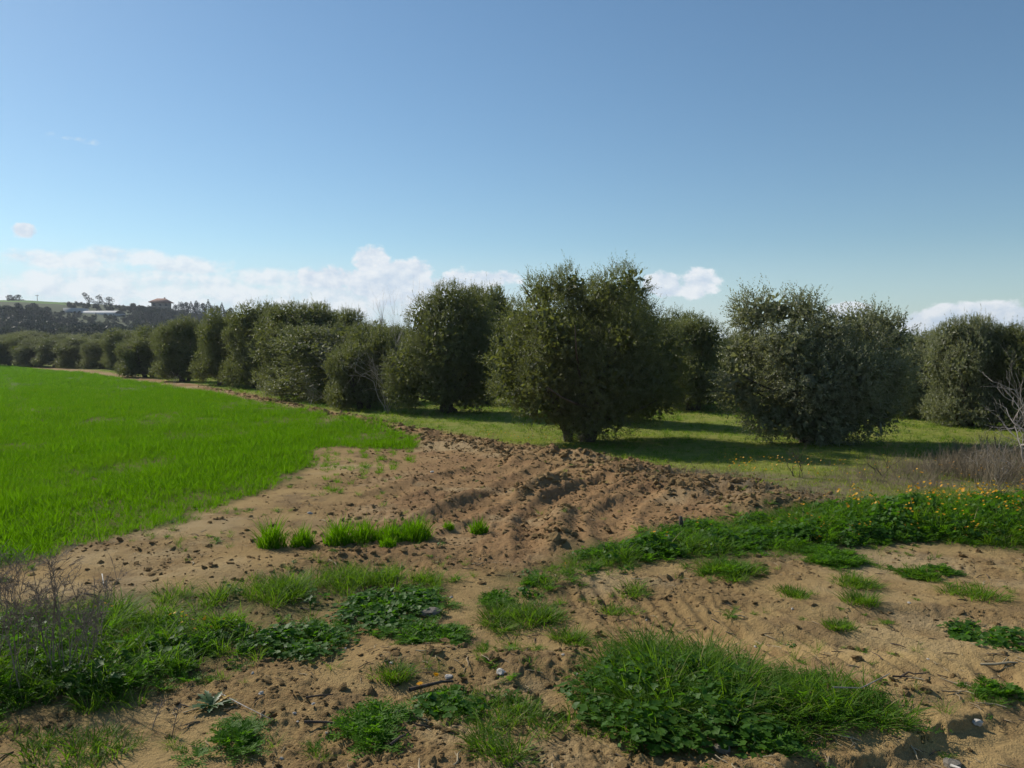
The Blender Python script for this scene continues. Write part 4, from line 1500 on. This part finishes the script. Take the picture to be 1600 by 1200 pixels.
def build_sprigs():
    """odd seedlings over the bare soil"""
    n = 5200
    y = np.sqrt(rng.uniform(3.6 ** 2, 15 ** 2, n)); x = y * rng.uniform(-0.72, 0.72, n)
    m = masks(x, y)
    c = fbm(x / 0.7, y / 0.7, 808, 3)
    k = rng.random(n) < (1 - m['orch']) * (1 - m['churn'] * 0.85) * sstep(c, 0.47, 0.66) * 0.65
    x, y = x[k], y[k]; n = len(x)
    pick = rng.choice([0, 1, 2, 3, 4, 5, 6, 7], n, p=[0.2, 0.2, 0.2, 0.1, 0.1, 0.1, 0.05, 0.05])
    s = rng.uniform(0.15, 0.42, n)
    scatter('seedlings', G_WEED, np.stack([x, y, gz(x, y)], 1), pick, rz(n, 0.2), np.stack([s * 1.3, s * 1.3, s], 1), 'sparse green seedlings scattered over the bare soil')


build_sprigs()


# ------------------------------------------------------------------ clods and stones
def lump_mesh(name, seed, sub=2, flat=0.7, rough=0.35):
    import bmesh
    bm = bmesh.new()
    bmesh.ops.create_icosphere(bm, subdivisions=sub, radius=1.0)
    rs = np.random.default_rng(seed)
    ph = rs.random(9) * 6.28
    for v in bm.verts:
        c = v.co
        k = 1 + rough * (math.sin(2.3 * c.x + ph[0]) * math.sin(2.9 * c.y + ph[1]) + 0.6 * math.sin(4.7 * c.z + ph[2] + 2 * c.x) + 0.5 * math.sin(7.1 * c.x + ph[3]) * math.sin(6.3 * c.y + ph[4]))
        k *= 1 + rs.normal() * rough * 0.25
        v.co = c * max(k, 0.4)
        v.co.z *= flat
    me = bpy.data.meshes.new(name)
    bm.to_mesh(me); bm.free()
    return me


clod_p = [lump_mesh('clod', 900 + i, 2, 0.72, 0.36) for i in range(5)]
G_CLOD = scatter_group('soil_clod', clod_p, [M['clod']] * 5)


def build_clods():
    n = 220000
    y = rng.uniform(3.6 ** 0.5, 45 ** 0.5, n) ** 2; x = y * rng.uniform(-0.74, 0.74, n)
    m = masks(x, y)
    soil = np.clip(1 - m['wheat'] - m['orch'], 0, 1) * (1 - 0.6 * m['verge'])
    c = sstep(fbm(x / 0.9, y / 0.9, 71, 3), 0.42, 0.62)
    heap = np.zeros(n)
    for pts, w, hh in RIDGES:
        d, _, _ = line_d(x, y, pts)
        heap = np.maximum(heap, np.exp(-(d / (w * 1.5)) ** 2) * min(1, hh * 5))
    pr = np.maximum.reduce([soil * (0.05 + 0.40 * c), m['bank'] * 0.9 * (y < 45), heap, soil * m['churn'] * 0.45])
    k = rng.random(n) < pr * np.clip(y / 14, 0.35, 1.0)
    x, y, c, bk = x[k], y[k], c[k], np.maximum(m['bank'], heap)[k]
    n = len(x)
    s = np.exp(rng.normal(size=n) * 0.70) * 0.0066 * (1 + 1.2 * bk)
    s = np.minimum(s, 0.030 + 0.03 * bk)
    print('clods', n)
    scatter('soil_clods', G_CLOD, np.stack([x, y, gz(x, y) + s * 0.02], 1), rng.integers(0, 5, n), rz(n, 0.4), np.stack([s * 1.3, s * 1.1, s * 0.85], 1), 'crumbly brown clods lying on the ploughed soil')


build_clods()

def litter_mesh():
    b = Buf()
    L = 1.0
    pts = [(-L / 2, 0, 0.0), (-L / 6, random.uniform(-0.08, 0.08), 0.03), (L / 6, random.uniform(-0.08, 0.08), 0.03), (L / 2, 0, 0.0)]
    tube(b, pts, [0.030, 0.034, 0.028, 0.012], 4, random.random())
    if random.random() < 0.5:
        tube(b, [(0, 0, 0.03), (0.2, 0.18, 0.05)], [0.02, 0.01], 3, random.random())
    return b.mesh('litter')


M['straw'] = leaf_mat('straw', (0.20, 0.145, 0.085), (0.48, 0.40, 0.26), None, 0.05, None, 0.8, 0.1, 0.8)
G_LITTER = scatter_group('plant_litter', [litter_mesh() for _ in range(5)], [M['straw']] * 3 + [M['twig']] * 2)


def build_litter():
    n = 14000
    y = rng.uniform(3.6 ** 0.5, 13 ** 0.5, n) ** 2; x = y * rng.uniform(-0.74, 0.74, n)
    m = masks(x, y)
    c = fbm(x / 0.6, y / 0.6, 171, 3)
    k = rng.random(n) < (1 - m['orch']) * (1 - 0.7 * m['wheat']) * (0.06 + 0.55 * sstep(c, 0.5, 0.68))
    x, y = x[k], y[k]; n = len(x)
    s = np.exp(rng.normal(size=n) * 0.5) * 0.055
    print('litter', n)
    scatter('plant_litter', G_LITTER, np.stack([x, y, gz(x, y) + 0.004], 1), rng.integers(0, 5, n), rz(n, 0.12), np.stack([s, s, s], 1), 'bits of straw and dead stems lying on the bare soil')


build_litter()

stone_m = [lump_mesh('stone_kind', 950 + i, 2, 0.6, 0.22) for i in range(3)]


def stone(px, py, w_px, mat, label, group=None, k=0, flat=1.0):
    x, y = P(px, py)
    s = w_px / 2 * y / F_PX
    me = stone_m[k % 3]
    if me.materials and me.materials[0] != M[mat]:
        me = me.copy(); me.materials.clear()
    o = link('stone', me, M[mat], None, (x, y, float(gz(x, y)[0]) + s * 0.2 * flat), random.uniform(0, 6))
    o.scale = (s, s * 0.8, s * flat)
    return tag(o, label, 'stone', group)


stone(673, 966, 38, 'grey_stone', 'flat grey stone at the edge of the dark leafy weeds in the foreground', None, 0, 0.45)
stone(1488, 1176, 30, 'grey_stone', 'grey stone in the hollow at the lower right corner', None, 1)
stone(1130, 1182, 34, 'grey_stone', 'smooth grey stone below the big foreground clump', None, 2, 0.6)
stone(783, 1060, 18, 'stone', 'pale stone beside the dark stirred soil left of the big clump', None, 0)
stone(701, 1060, 14, 'stone', 'pale stone next to the yellow dandelion heads', None, 1)
stone(1527, 1121, 16, 'stone', 'white stone on the worn bank at the lower right', None, 2)
stone(484, 805, 9, 'stone', 'pale stone behind the upright wheat tufts', None, 0)
stone(675, 738, 7, 'stone', 'small white stone on the headland below the drill rows', None, 1)
stone(408, 1093, 9, 'stone', 'white pebble right of the spiny rosette', None, 2)
for i, (px, py) in enumerate([(490, 1105), (465, 1133), (528, 1035), (540, 1020), (612, 1052), (440, 1185), (460, 1120), (900, 1058), (1010, 965), (1238, 955), (1420, 948), (1180, 1010), (880, 1040), (1560, 1000),
                              (705, 935), (760, 1005), (1450, 1030), (395, 1060), (510, 1150)]):
    stone(px, py, random.uniform(4, 7), 'stone', 'tiny pale pebble lying on the bare foreground soil', 'pale pebbles on the foreground soil', i)


# ------------------------------------------------------------------ separate tufts and clumps of the foreground
def clump(name, label, cat, px, py, wpx, hpx, species, group=None, height=1.0, dens=1.0):
    """one clump: centre and half extents in the photograph, made of grass / feathery / broad leaves, one child per kind of leaf"""
    cx, cy = P(px, py)
    _, y1 = P(px, py - hpx); _, y0 = P(px, py + hpx)
    rx = wpx * cy / F_PX; ry = max((y1 - y0) / 2, rx * 0.45)
    cz = float(gz(cx, cy)[0])
    root = thing(name, label, cat, (cx, cy, cz), 0, group)
    area = math.pi * rx * ry
    for kind, share in species:
        n = max(8, int(area * 105 * share * dens)) if kind != 'grass' else max(6, int(area * 80 * share * dens))
        a = rng.random(n) * 6.2832; q = np.sqrt(rng.random(n))
        wob = 0.75 + 0.5 * fbm(np.cos(a) * 1.6 + px, np.sin(a) * 1.6 + py, 12, 2)
        bx = np.cos(a) * q * rx * wob; by = np.sin(a) * q * ry * wob
        if kind == 'broad' and len(species) > 1:
            by = by - ry * 0.30; bx = bx - rx * 0.18
        fall = 1 - 0.55 * q ** 2
        bz = gz(cx + bx, cy + by) - cz
        buf = Buf()
        for i in range(n):
            sb = Buf()
            if kind == 'grass':
                blades(sb, 30, 0.12 * height, 0.30 * height, 0.06, 0.0065, 0.35, 0.62)
            elif kind == 'fine':
                blades(sb, 60, 0.09 * height, 0.24 * height, 0.075, 0.0055, 0.45, 0.55)
            elif kind == 'feather':
                fronds(sb, 14, 0.11 * height, 0.24 * height, 0, None, (0.3, 1.3), 6)
            elif kind == 'broad':
                rounds(sb, 13, 0.05 * height, 0.17 * height, 0.11, 0.016, 0.036)
            V, Qd, T, A = sb.arrays()
            V = V * np.array([1, 1, fall[i]]) + np.array([bx[i], by[i], bz[i]])
            buf.add(V, Qd, T, A)
        nm = {'grass': 'grass_blades', 'fine': 'grass_blades', 'feather': 'feathery_leaves', 'broad': 'broad_leaves'}[kind]
        mt = {'grass': 'grass', 'fine': 'grass', 'feather': 'feather', 'broad': 'broad'}[kind]
        o = link(nm, buf.mesh(nm), M[mt], root)
        o['kind'] = 'stuff'
    return root


CG = 'weed clumps on the foreground soil'
clump('weed_clump', 'biggest lush clump of long grass and leafy weeds in the right foreground', 'weed clump', 1060, 1082, 150, 70, [('grass', 1.0), ('broad', 1.0), ('feather', 0.4)], CG, 1.5)
clump('grass_clump', 'long grass sprawling right from the biggest foreground clump', 'grass clump', 1285, 1105, 140, 42, [('grass', 1.1), ('feather', 0.3)], CG, 0.95)
clump('weed_clump', 'dark round-leaved weed at the foot of the biggest foreground clump', 'weed clump', 1185, 1160, 62, 24, [('broad', 1.0), ('feather', 0.3)], CG, 0.8)
clump('grass_clump', 'bright grass clump at the bottom edge left of the biggest clump', 'grass clump', 800, 1148, 62, 48, [('grass', 1.0), ('fine', 0.4)], CG, 0.72)
clump('grass_clump', 'yellowish arching grass between two green foreground clumps', 'grass clump', 912, 1128, 42, 28, [('grass', 0.9)], CG, 0.6)
clump('weed_clump', 'feathery green weed at the bottom edge left of the bright grass', 'weed clump', 580, 1140, 48, 36, [('feather', 1.2)], CG, 0.8)
clump('weed_clump', 'feathery weed below the spiny rosette near the lower left', 'weed clump', 352, 1170, 42, 26, [('feather', 1.2)], CG, 0.7)
clump('weed_clump', 'low mixed weeds with dry bits beside the dandelion heads', 'weed clump', 715, 1102, 58, 26, [('feather', 0.5), ('broad', 0.5), ('fine', 0.3)], CG, 0.55)
clump('weed_clump', 'dark leafy weed patch in front of the bare left soil', 'weed clump', 485, 1003, 78, 24, [('broad', 0.9), ('feather', 0.5)], CG, 0.72)
clump('weed_clump', 'dark round-leaved weed patch behind the flat grey stone', 'weed clump', 630, 948, 78, 30, [('broad', 1.2), ('feather', 0.3)], CG, 0.7)
clump('weed_clump', 'feathery low weed just below the flat grey stone', 'weed clump', 665, 996, 62, 18, [('feather', 1.2)], CG, 0.6)
clump('grass_clump', 'rounded cushion of fine green grass on bare soil in the middle', 'grass clump', 818, 966, 58, 18, [('fine', 1.3)], CG, 0.85)
clump('grass_clump', 'small green tuft right below the rounded cushion of fine grass', 'grass clump', 895, 996, 20, 9, [('fine', 1.3)], CG, 0.7)
clump('grass_clump', 'small yellow-green cushion beside the pale wheel track', 'grass clump', 965, 947, 30, 9, [('fine', 1.2)], CG, 0.5)
clump('grass_clump', 'little tuft just below the left end of the weed band', 'grass clump', 990, 922, 16, 8, [('fine', 1.2)], CG, 0.7)
clump('weed_clump', 'low grassy weed just in front of the middle of the weed band', 'weed clump', 1140, 897, 45, 15, [('fine', 0.9), ('feather', 0.4)], CG, 0.8)
clump('weed_clump', 'dense feathery weed jutting from the weed band onto the soil', 'weed clump', 1300, 873, 42, 14, [('feather', 1.2)], CG, 0.85)
clump('grass_clump', 'bright grass cushion right below the jutting feathery weed', 'grass clump', 1332, 913, 30, 9, [('fine', 1.3)], CG, 0.75)
clump('grass_clump', 'flat thin grass left of the bright cushion on the right soil', 'grass clump', 1238, 933, 38, 9, [('fine', 0.8)], CG, 0.5)
clump('grass_clump', 'small spiky tuft below the bright cushion on the right soil', 'grass clump', 1346, 950, 20, 7, [('fine', 1.2)], CG, 0.8)
clump('grass_clump', 'smallest green tuft on the pale wheel track', 'grass clump', 1315, 982, 18, 6, [('fine', 1.0)], CG, 0.5)
clump('weed_clump', 'low weed patch below the orange flowers at the right', 'weed clump', 1442, 893, 42, 11, [('feather', 0.8), ('fine', 0.5)], CG, 0.6)
clump('grass_clump', 'coarse spiky grass fanning out near the right edge', 'grass clump', 1520, 930, 42, 16, [('grass', 0.9)], CG, 0.7)
clump('weed_clump', 'dark flat weed below the coarse spiky grass near the right edge', 'weed clump', 1540, 990, 46, 26, [('broad', 0.7), ('feather', 0.4)], CG, 0.5)
clump('weed_clump', 'flat ferny weed above the worn bank at the right edge', 'weed clump', 1550, 1072, 42, 13, [('feather', 1.0)], CG, 0.5)
clump('grass_clump', 'small low tuft on bare soil above the dandelion heads', 'grass clump', 613, 1066, 26, 9, [('fine', 1.0)], CG, 0.6)
clump('grass_clump', 'wide sprawling grass at the lower left corner', 'grass clump', 115, 1178, 85, 32, [('grass', 0.6), ('fine', 0.5)], CG, 0.6)
clump('grass_clump', 'dark fountain of grass in the left weeds below the orange flowers', 'grass clump', 165, 1098, 42, 22, [('grass', 1.1)], CG, 0.7)
clump('grass_clump', 'tall upright grass tuft behind the left weed patch', 'grass clump', 338, 946, 12, 10, [('grass', 1.5)], CG, 0.9)
clump('grass_clump', 'upright grass tuft at the back of the weeds below the wheat tufts', 'grass clump', 548, 912, 14, 10, [('grass', 1.3)], CG, 0.7)
clump('grass_clump', 'sprawling weed tuft just right of the flat grey stone', 'grass clump', 775, 938, 26, 9, [('feather', 1.0)], CG, 0.5)

# upright wheat tufts left standing in a line on the headland
WT = 'upright wheat tufts on the bare headland'
wt = [(425, 858, 24, 62, 'tallest leftmost wheat tuft standing alone on bare soil'), (472, 856, 20, 44, 'shorter wheat tuft right of the tallest one'),
      (529, 853, 24, 55, 'wheat tuft at the left end of the joined row of tufts'), (569, 849, 27, 48, 'second wheat tuft of the joined row, darker at its foot'),
      (610, 850, 28, 42, 'third wheat tuft of the joined row on the headland'), (650, 846, 28, 50, 'wheat tuft at the right end of the joined row'),
      (701, 834, 9, 20, 'tiny wheat tuft right of the joined row'), (748, 838, 15, 36, 'lone wheat tuft standing farthest right on the tracks'),
      (605, 862, 15, 26, 'small wheat tuft in front of the joined row')]
for px, py, hw, hp, lab in wt:
    cx, cy = P(px, py)
    cz = float(gz(cx, cy)[0])
    k = cy / F_PX
    b = Buf()
    n = int(420 * (hw / 24))
    a = rng.random(n) * 6.2832; q = rng.random(n) ** 0.7 * hw * k * 0.95
    base = np.stack([np.cos(a) * q, np.sin(a) * q, np.full(n, -0.02)], 1)
    fl = 1 - 0.6 * (q / (hw * k * 0.95)) ** 2
    blades(b, n, hp * k * 0.40 * fl, hp * k * 1.18 * fl, 0, 0.0085, 0.20, 0.45, base=base)
    tag(link('wheat_tuft', b.mesh('wheat_tuft'), M['wheat'], None, (cx, cy, cz)), lab, 'wheat tuft', WT)

# spiny rosette: every long leaf is a part
def build_rosette():
    cx, cy = P(332, 1108)
    cz = float(gz(cx, cy)[0])
    r = thing('thistle_rosette', 'flat rosette of long jagged leaves with a yellowing one on bare soil', 'thistle', (cx, cy, cz))
    for i in range(14):
        a = i * 0.449 + random.uniform(-0.15, 0.15)
        L = random.uniform(0.09, 0.15); e = random.uniform(0.15, 0.75)
        K = 9
        V = []
        for k in range(K + 1):
            s = k / K
            w = (0.019 * math.sin(math.pi * min(s * 0.95 + 0.05, 1)) + 0.004) * (1.0 if k % 2 else 0.55)
            xx = L * s * math.cos(e * (1 - 0.6 * s)); zz = L * s * math.sin(e) * (1 - 0.45 * s) + 0.012
            V += [(xx + (0.012 if k % 2 else 0), -w, zz + w * 0.4), (xx, 0, zz), (xx + (0.012 if k % 2 else 0), w, zz + w * 0.4)]
        Q = []
        for k in range(K):
            o = k * 3
            Q += [(o, o + 3, o + 4, o + 1), (o + 1, o + 4, o + 5, o + 2)]
        b = Buf(); b.add(V, Q, None, random.random())
        o = link('leaf', b.mesh('rosette_leaf'), M['yellow_leaf'] if i == 2 else M['thistle'], r, (0, 0, 0), a)
        if i == 2:
            o['label'] = 'withered yellow leaf standing up'


build_rosette()

# two dandelion heads
for px, py, lab in ((681, 1069, 'larger yellow dandelion head by the dark stick on the soil'), (656, 1083, 'smaller yellow dandelion head at the left of the dark stick')):
    x, y = P(px, py)
    b = Buf()
    flowers(b, np.array([[0, 0, 0.06], [0.004, 0, 0.066]]), np.array([0.026, 0.017]), 0, 1, 0.07)
    me = b.mesh('dandelion'); me.materials.append(M['petal']); me.materials.append(M['broad'])
    tag(link('dandelion', me, None, None, (x, y, float(gz(x, y)[0]))), lab, 'dandelion', 'dandelion heads on the soil')


# ------------------------------------------------------------------ sticks
def stick(pts_px, r, label, mat='twig', lift=0.02):
    g = [P(a, b_) for a, b_ in pts_px]
    p0 = np.array([*g[0], 0])
    z = [float(gz(a, b_)[0]) + lift + r for a, b_ in g]
    pts = np.array([(a, b_, c) for (a, b_), c in zip(g, z)])
    o0_ = pts[0].copy()
    b = Buf(); tube(b, pts - o0_, np.linspace(r, r * 0.5, len(pts)), 6)
    return tag(link('stick', b.mesh('stick', True), M[mat], None, o0_), label, 'stick', 'sticks lying on the foreground soil')


stick([(640, 1086), (662, 1080), (690, 1072), (708, 1070)], 0.014, 'thick dark stick lying beside the dandelion heads')
stick([(1406, 1050), (1420, 1047), (1428, 1052), (1446, 1048)], 0.008, 'crooked black twig on the pale track at the right')
stick([(1395, 1063), (1412, 1060), (1425, 1054)], 0.007, 'short black twig under the crooked one at the right')
stick([(475, 1140), (510, 1137), (535, 1139)], 0.010, 'dark stick left of the feathery weed at the bottom edge')
stick([(478, 1100), (500, 1098), (520, 1097)], 0.007, 'dark straight twig on the bare soil right of the rosette')
stick([(610, 1178), (625, 1168), (634, 1160)], 0.009, 'dark stick slanting by the feathery weed at the bottom edge')
stick([(345, 1094), (380, 1112), (425, 1136)], 0.004, 'thin pale stem running from the rosette to the lower right', 'bare_bark')
stick([(1300, 1116), (1345, 1108), (1390, 1092)], 0.005, 'long pale straw lying across the sprawling grass at the right', 'bare_bark', 0.12)
stick([(1486, 1186), (1500, 1192), (1506, 1199)], 0.010, 'white splinter below the grey stone in the lower right corner', 'stone')
stick([(160, 915), (161, 925), (163, 938)], 0.006, 'short white stalk sticking up beside the dead weeds at left', 'stone', 0.05)
x, y = P(1063, 836)
b = Buf(); tube(b, [(0, 0, -0.05), (0.01, 0, 0.10), (0.0, 0, 0.19)], [0.03, 0.028, 0.022], 7)
tag(link('stump', b.mesh('stump', True), M['twig'], None, (x, y, float(gz(x, y)[0]))), 'small dark upright stump in the weed band', 'stump')


# ------------------------------------------------------------------ dead stalks at the lower left, dry brush and bare shrubs
def dead_plant(px, py, h, n, label, name='dead_weed', r=0.0034):
    x, y = P(px, py)
    b = Buf()
    for _ in range(n):
        a = random.uniform(0, 6.28)
        p = np.array([random.gauss(0, 0.07), random.gauss(0, 0.05), -0.03])
        d = unit(np.array([random.gauss(-0.02, 0.16), random.gauss(0, 0.14), 1.0]))
        hh = h * random.uniform(0.7, 1.1)
        pts = [p]
        for s in range(6):
            d = unit(d + np.array([random.gauss(0, 0.07), random.gauss(0, 0.07), 0.03]))
            pts.append(pts[-1] + d * hh / 6)
        tint = random.random()
        tube(b, pts, np.linspace(r, r * 0.5, 7), 4, tint, 0, False)
        # bushy dry heads
        for s in range(12):
            k = random.choice([3, 4, 5, 5, 6, 6])
            dd = unit(np.array([random.gauss(0, 0.6), random.gauss(0, 0.6), random.uniform(0.3, 1.0)]))
            l = hh * random.uniform(0.08, 0.24)
            e = pts[k] + dd * l
            tube(b, [pts[k], pts[k] + dd * l * 0.5 + [0, 0, 0.008], e], [r * 0.5, r * 0.4, r * 0.3], 3, tint, 0, False)
            for q in range(7):
                d2 = unit(dd + np.array([random.gauss(0, 0.8), random.gauss(0, 0.8), random.gauss(0.2, 0.5)]))
                st = pts[k] + dd * l * random.uniform(0.4, 1.0)
                tube(b, [st, st + d2 * l * random.uniform(0.2, 0.45)], [r * 0.35, r * 0.28], 3, random.random(), 0, False)
    return tag(link(name, b.mesh(name), M['dry_dark'], None, (x, y, float(gz(x, y)[0]))), label, 'dead weed', 'dead weeds at the left edge')


M['dry_dark'] = leaf_mat('dead_weed_stalks', (0.150, 0.120, 0.098), (0.290, 0.240, 0.195), None, 0.0, None, 0.85, 0.1)
dead_plant(20, 1085, 0.78, 11, 'leftmost dead weed with a bushy grey-brown head, cut by the left edge')
dead_plant(85, 1075, 0.74, 12, 'dead weed with several tall brown stems, second from the left edge')
dead_plant(50, 1040, 0.62, 8, 'dead weed behind the two leftmost ones')
dead_plant(125, 1062, 0.60, 8, 'dead weed with a grey head, rightmost of the big ones at the left edge')
dead_plant(155, 1030, 0.40, 6, 'short dead weed standing in the green at the left')
dead_plant(-30, 1060, 0.8, 10, 'dead weed mostly outside the left edge')
dead_plant(262, 1150, 0.24, 2, 'single thin dead stem rising from the bare soil left of the feathery weed')

brush_p = [plant(twigs, 9, 0.30, 0.10, 0.0028, 0.16, 3) for _ in range(3)] + [tuft(20, 0.10, 0.30, 0.08, 0.005, 0.5, 0.6) for _ in range(3)]
M['dry_fine'] = leaf_mat('dry_brush_stalks', (0.170, 0.135, 0.088), (0.330, 0.275, 0.185), None, 0.10, None, 0.85, 0.1)
G_BRUSH = scatter_group('dry_brush', brush_p, [M['dry_fine']] * 6)


def build_brush():
    x, y, s = weed_points(DRY, 85, 0.9, 1.4)
    n = len(x)
    px = x / y * F_PX + 800
    c = fbm(x / 0.9, y / 0.9, 909, 3)
    k = rng.random(n) < (0.12 + 0.6 * sstep(c, 0.4, 0.6)) * (0.6 + 0.4 * sstep(px, 1180, 1500))
    x, y, px = x[k], y[k], px[k]; n = len(x)
    hs = (0.55 + 0.9 * sstep(px, 1350, 1600)) * rng.uniform(0.6, 1.3, n)
    print('brush', n)
    scatter('dry_brush', G_BRUSH, np.stack([x, y, gz(x, y)], 1), np.where(rng.random(n) < 0.55, rng.integers(0, 3, n), rng.integers(3, 6, n)), rz(n, 0.25),
            np.stack([hs, hs, hs], 1), 'grey-brown dry brush and dead stalks right of the soil heaps')


build_brush()

# yellow flowers dotted along the near edge of the grass
def build_dots():
    b = Buf()
    pts = []
    for _ in range(150):
        px = random.uniform(1130, 1600); py = random.gauss(748 - (px - 1130) * 0.01, 9)
        pts.append(P(px, py))
    for _ in range(40):
        px = random.uniform(1130, 1270); py = random.gauss(734, 2)
        pts.append(P(px, py))
    for _ in range(60):
        px = random.uniform(740, 900); py = random.gauss(682 + (px - 740) * 0.12, 3)
        pts.append(P(px, py))
    p = np.array(pts)
    z = gz(p[:, 0], p[:, 1]) + rng.uniform(0.08, 0.22, len(p))
    flowers(b, np.stack([p[:, 0], p[:, 1], z], 1), rng.uniform(0.012, 0.022, len(p)), 0, 1, 0.2)
    me = b.mesh('small_flowers'); me.materials.append(M['petal']); me.materials.append(M['grass'])
    tag(link('small_flowers', me), 'scattered small yellow flowers at the edge of the orchard grass', None, None, 'stuff')


build_dots()


def branch_rec(buf, p, d, L, r, depth, spread=0.55, upb=0.12, kink=0.16):
    n = 5
    pts = [np.array(p, float)]
    dd = unit(d)
    for _ in range(n - 1):
        dd = unit(dd + np.array([random.gauss(0, kink), random.gauss(0, kink), random.gauss(upb * 0.4, kink)]))
        pts.append(pts[-1] + dd * L / (n - 1))
    tube(buf, pts, np.linspace(r, r * 0.62, n), 6 if r > 0.012 else 4, random.random(), 0, depth == 0)
    if depth == 0:
        return
    for _ in range(random.choice([2, 3, 3])):
        k = random.choice([2, 3, 4, 4])
        nd = unit(dd + np.array([random.gauss(0, spread), random.gauss(0, spread), random.gauss(upb, spread * 0.8)]))
        branch_rec(buf, pts[k], nd, L * random.uniform(0.55, 0.85), r * random.uniform(0.45, 0.62), depth - 1, spread, upb, kink)


def bare_shrub(px, py, stems, L, r, depth, label, lean=(0, 0, 1), spread=0.55, group=None, seed=0, wide=0.5, mat='bare_bark', upb=0.12):
    random.seed(seed)
    x, y = P(px, py)
    root = thing('bare_shrub', label, 'bare shrub', (x, y, float(gz(x, y)[0]) - 0.05), 0, group)
    for i in range(stems):
        b = Buf()
        d = np.array(lean) + np.array([random.gauss(0, wide), random.gauss(0, wide), 0])
        branch_rec(b, (random.gauss(0, 0.06), random.gauss(0, 0.06), 0), d, L * random.uniform(0.8, 1.15), r * random.uniform(0.7, 1.1), depth, spread, upb)
        link('branch', b.mesh('bare_branch', True), M[mat], root)
    return root


bare_shrub(1612, 745, 6, 0.80, 0.024, 4, 'leafless pale grey shrub with crooked branches at the right edge', (-0.18, 0, 1), 0.6, 'leafless shrubs', 21, 0.45)
bare_shrub(1560, 752, 6, 0.38, 0.010, 4, 'low tangle of pale leafless twigs left of the tall bare shrub', (-0.2, 0, 0.8), 0.7, 'leafless shrubs', 22, 0.7)
bare_shrub(1650, 720, 5, 0.6, 0.018, 4, 'leafless shrub behind the tall bare one, cut by the right edge', (-0.1, 0, 1), 0.6, 'leafless shrubs', 23, 0.5)
bare_shrub(592, 628, 6, 1.75, 0.026, 4, 'leafless tree with thin upright grey twigs between the olives', (0.05, 0, 1.3), 0.42, 'leafless shrubs', 24, 0.20, upb=0.3)
bare_shrub(528, 632, 6, 1.15, 0.018, 4, 'drooping tangle of grey twigs beside the broad olive tree', (-0.1, -0.2, 1), 0.6, 'leafless shrubs', 25, 0.35)
bare_shrub(604, 645, 6, 1.25, 0.018, 4, 'pale bare twigs hanging in front of the low dark olive tree', (0.0, -0.3, 1), 0.6, 'leafless shrubs', 26, 0.3)
for i, (px, py) in enumerate([(272, 602), (415, 622), (485, 632), (1255, 690), (1245, 748), (1378, 748)]):
    bare_shrub(px, py, 4, [0.45, 0.40, 0.40, 0.25, 0.30, 0.30][i], 0.008, 3,
               ['small dry bush on the bank below the far rounded olive', 'small grey bush on the bank below the narrow tall olive', 'small dry bush on the bank below the broad olive tree',
                'few pale dry stems at the foot of the grey two-headed tree', 'small leafless shoot in the dry grass behind the soil heap', 'leafless shoot in the dry brush before the two-headed tree'][i],
               (0, 0, 1), 0.5, 'small dry bushes', 30 + i, 0.35, 'bare_bark' if i < 4 else 'twig')


# ------------------------------------------------------------------ haze
def build_haze():
    b = Buf(); box(b, (0, 0, 22.5), (6600, 6600, 60))
    m, t, out = new_mat('haze_air')
    v = t.node('ShaderNodeVolumePrincipled')
    v.inputs['Color'].default_value = (0.80, 0.88, 1.0, 1)
    v.inputs['Density'].default_value = HAZE
    v.inputs['Anisotropy'].default_value = 0.25
    t.l.new(v.outputs[0], out.inputs['Volume'])
    tag(link('haze', b.mesh('haze'), m), 'thin bluish haze over the far hill', None, None, 'stuff')


HAZE = 0.00022
build_haze()
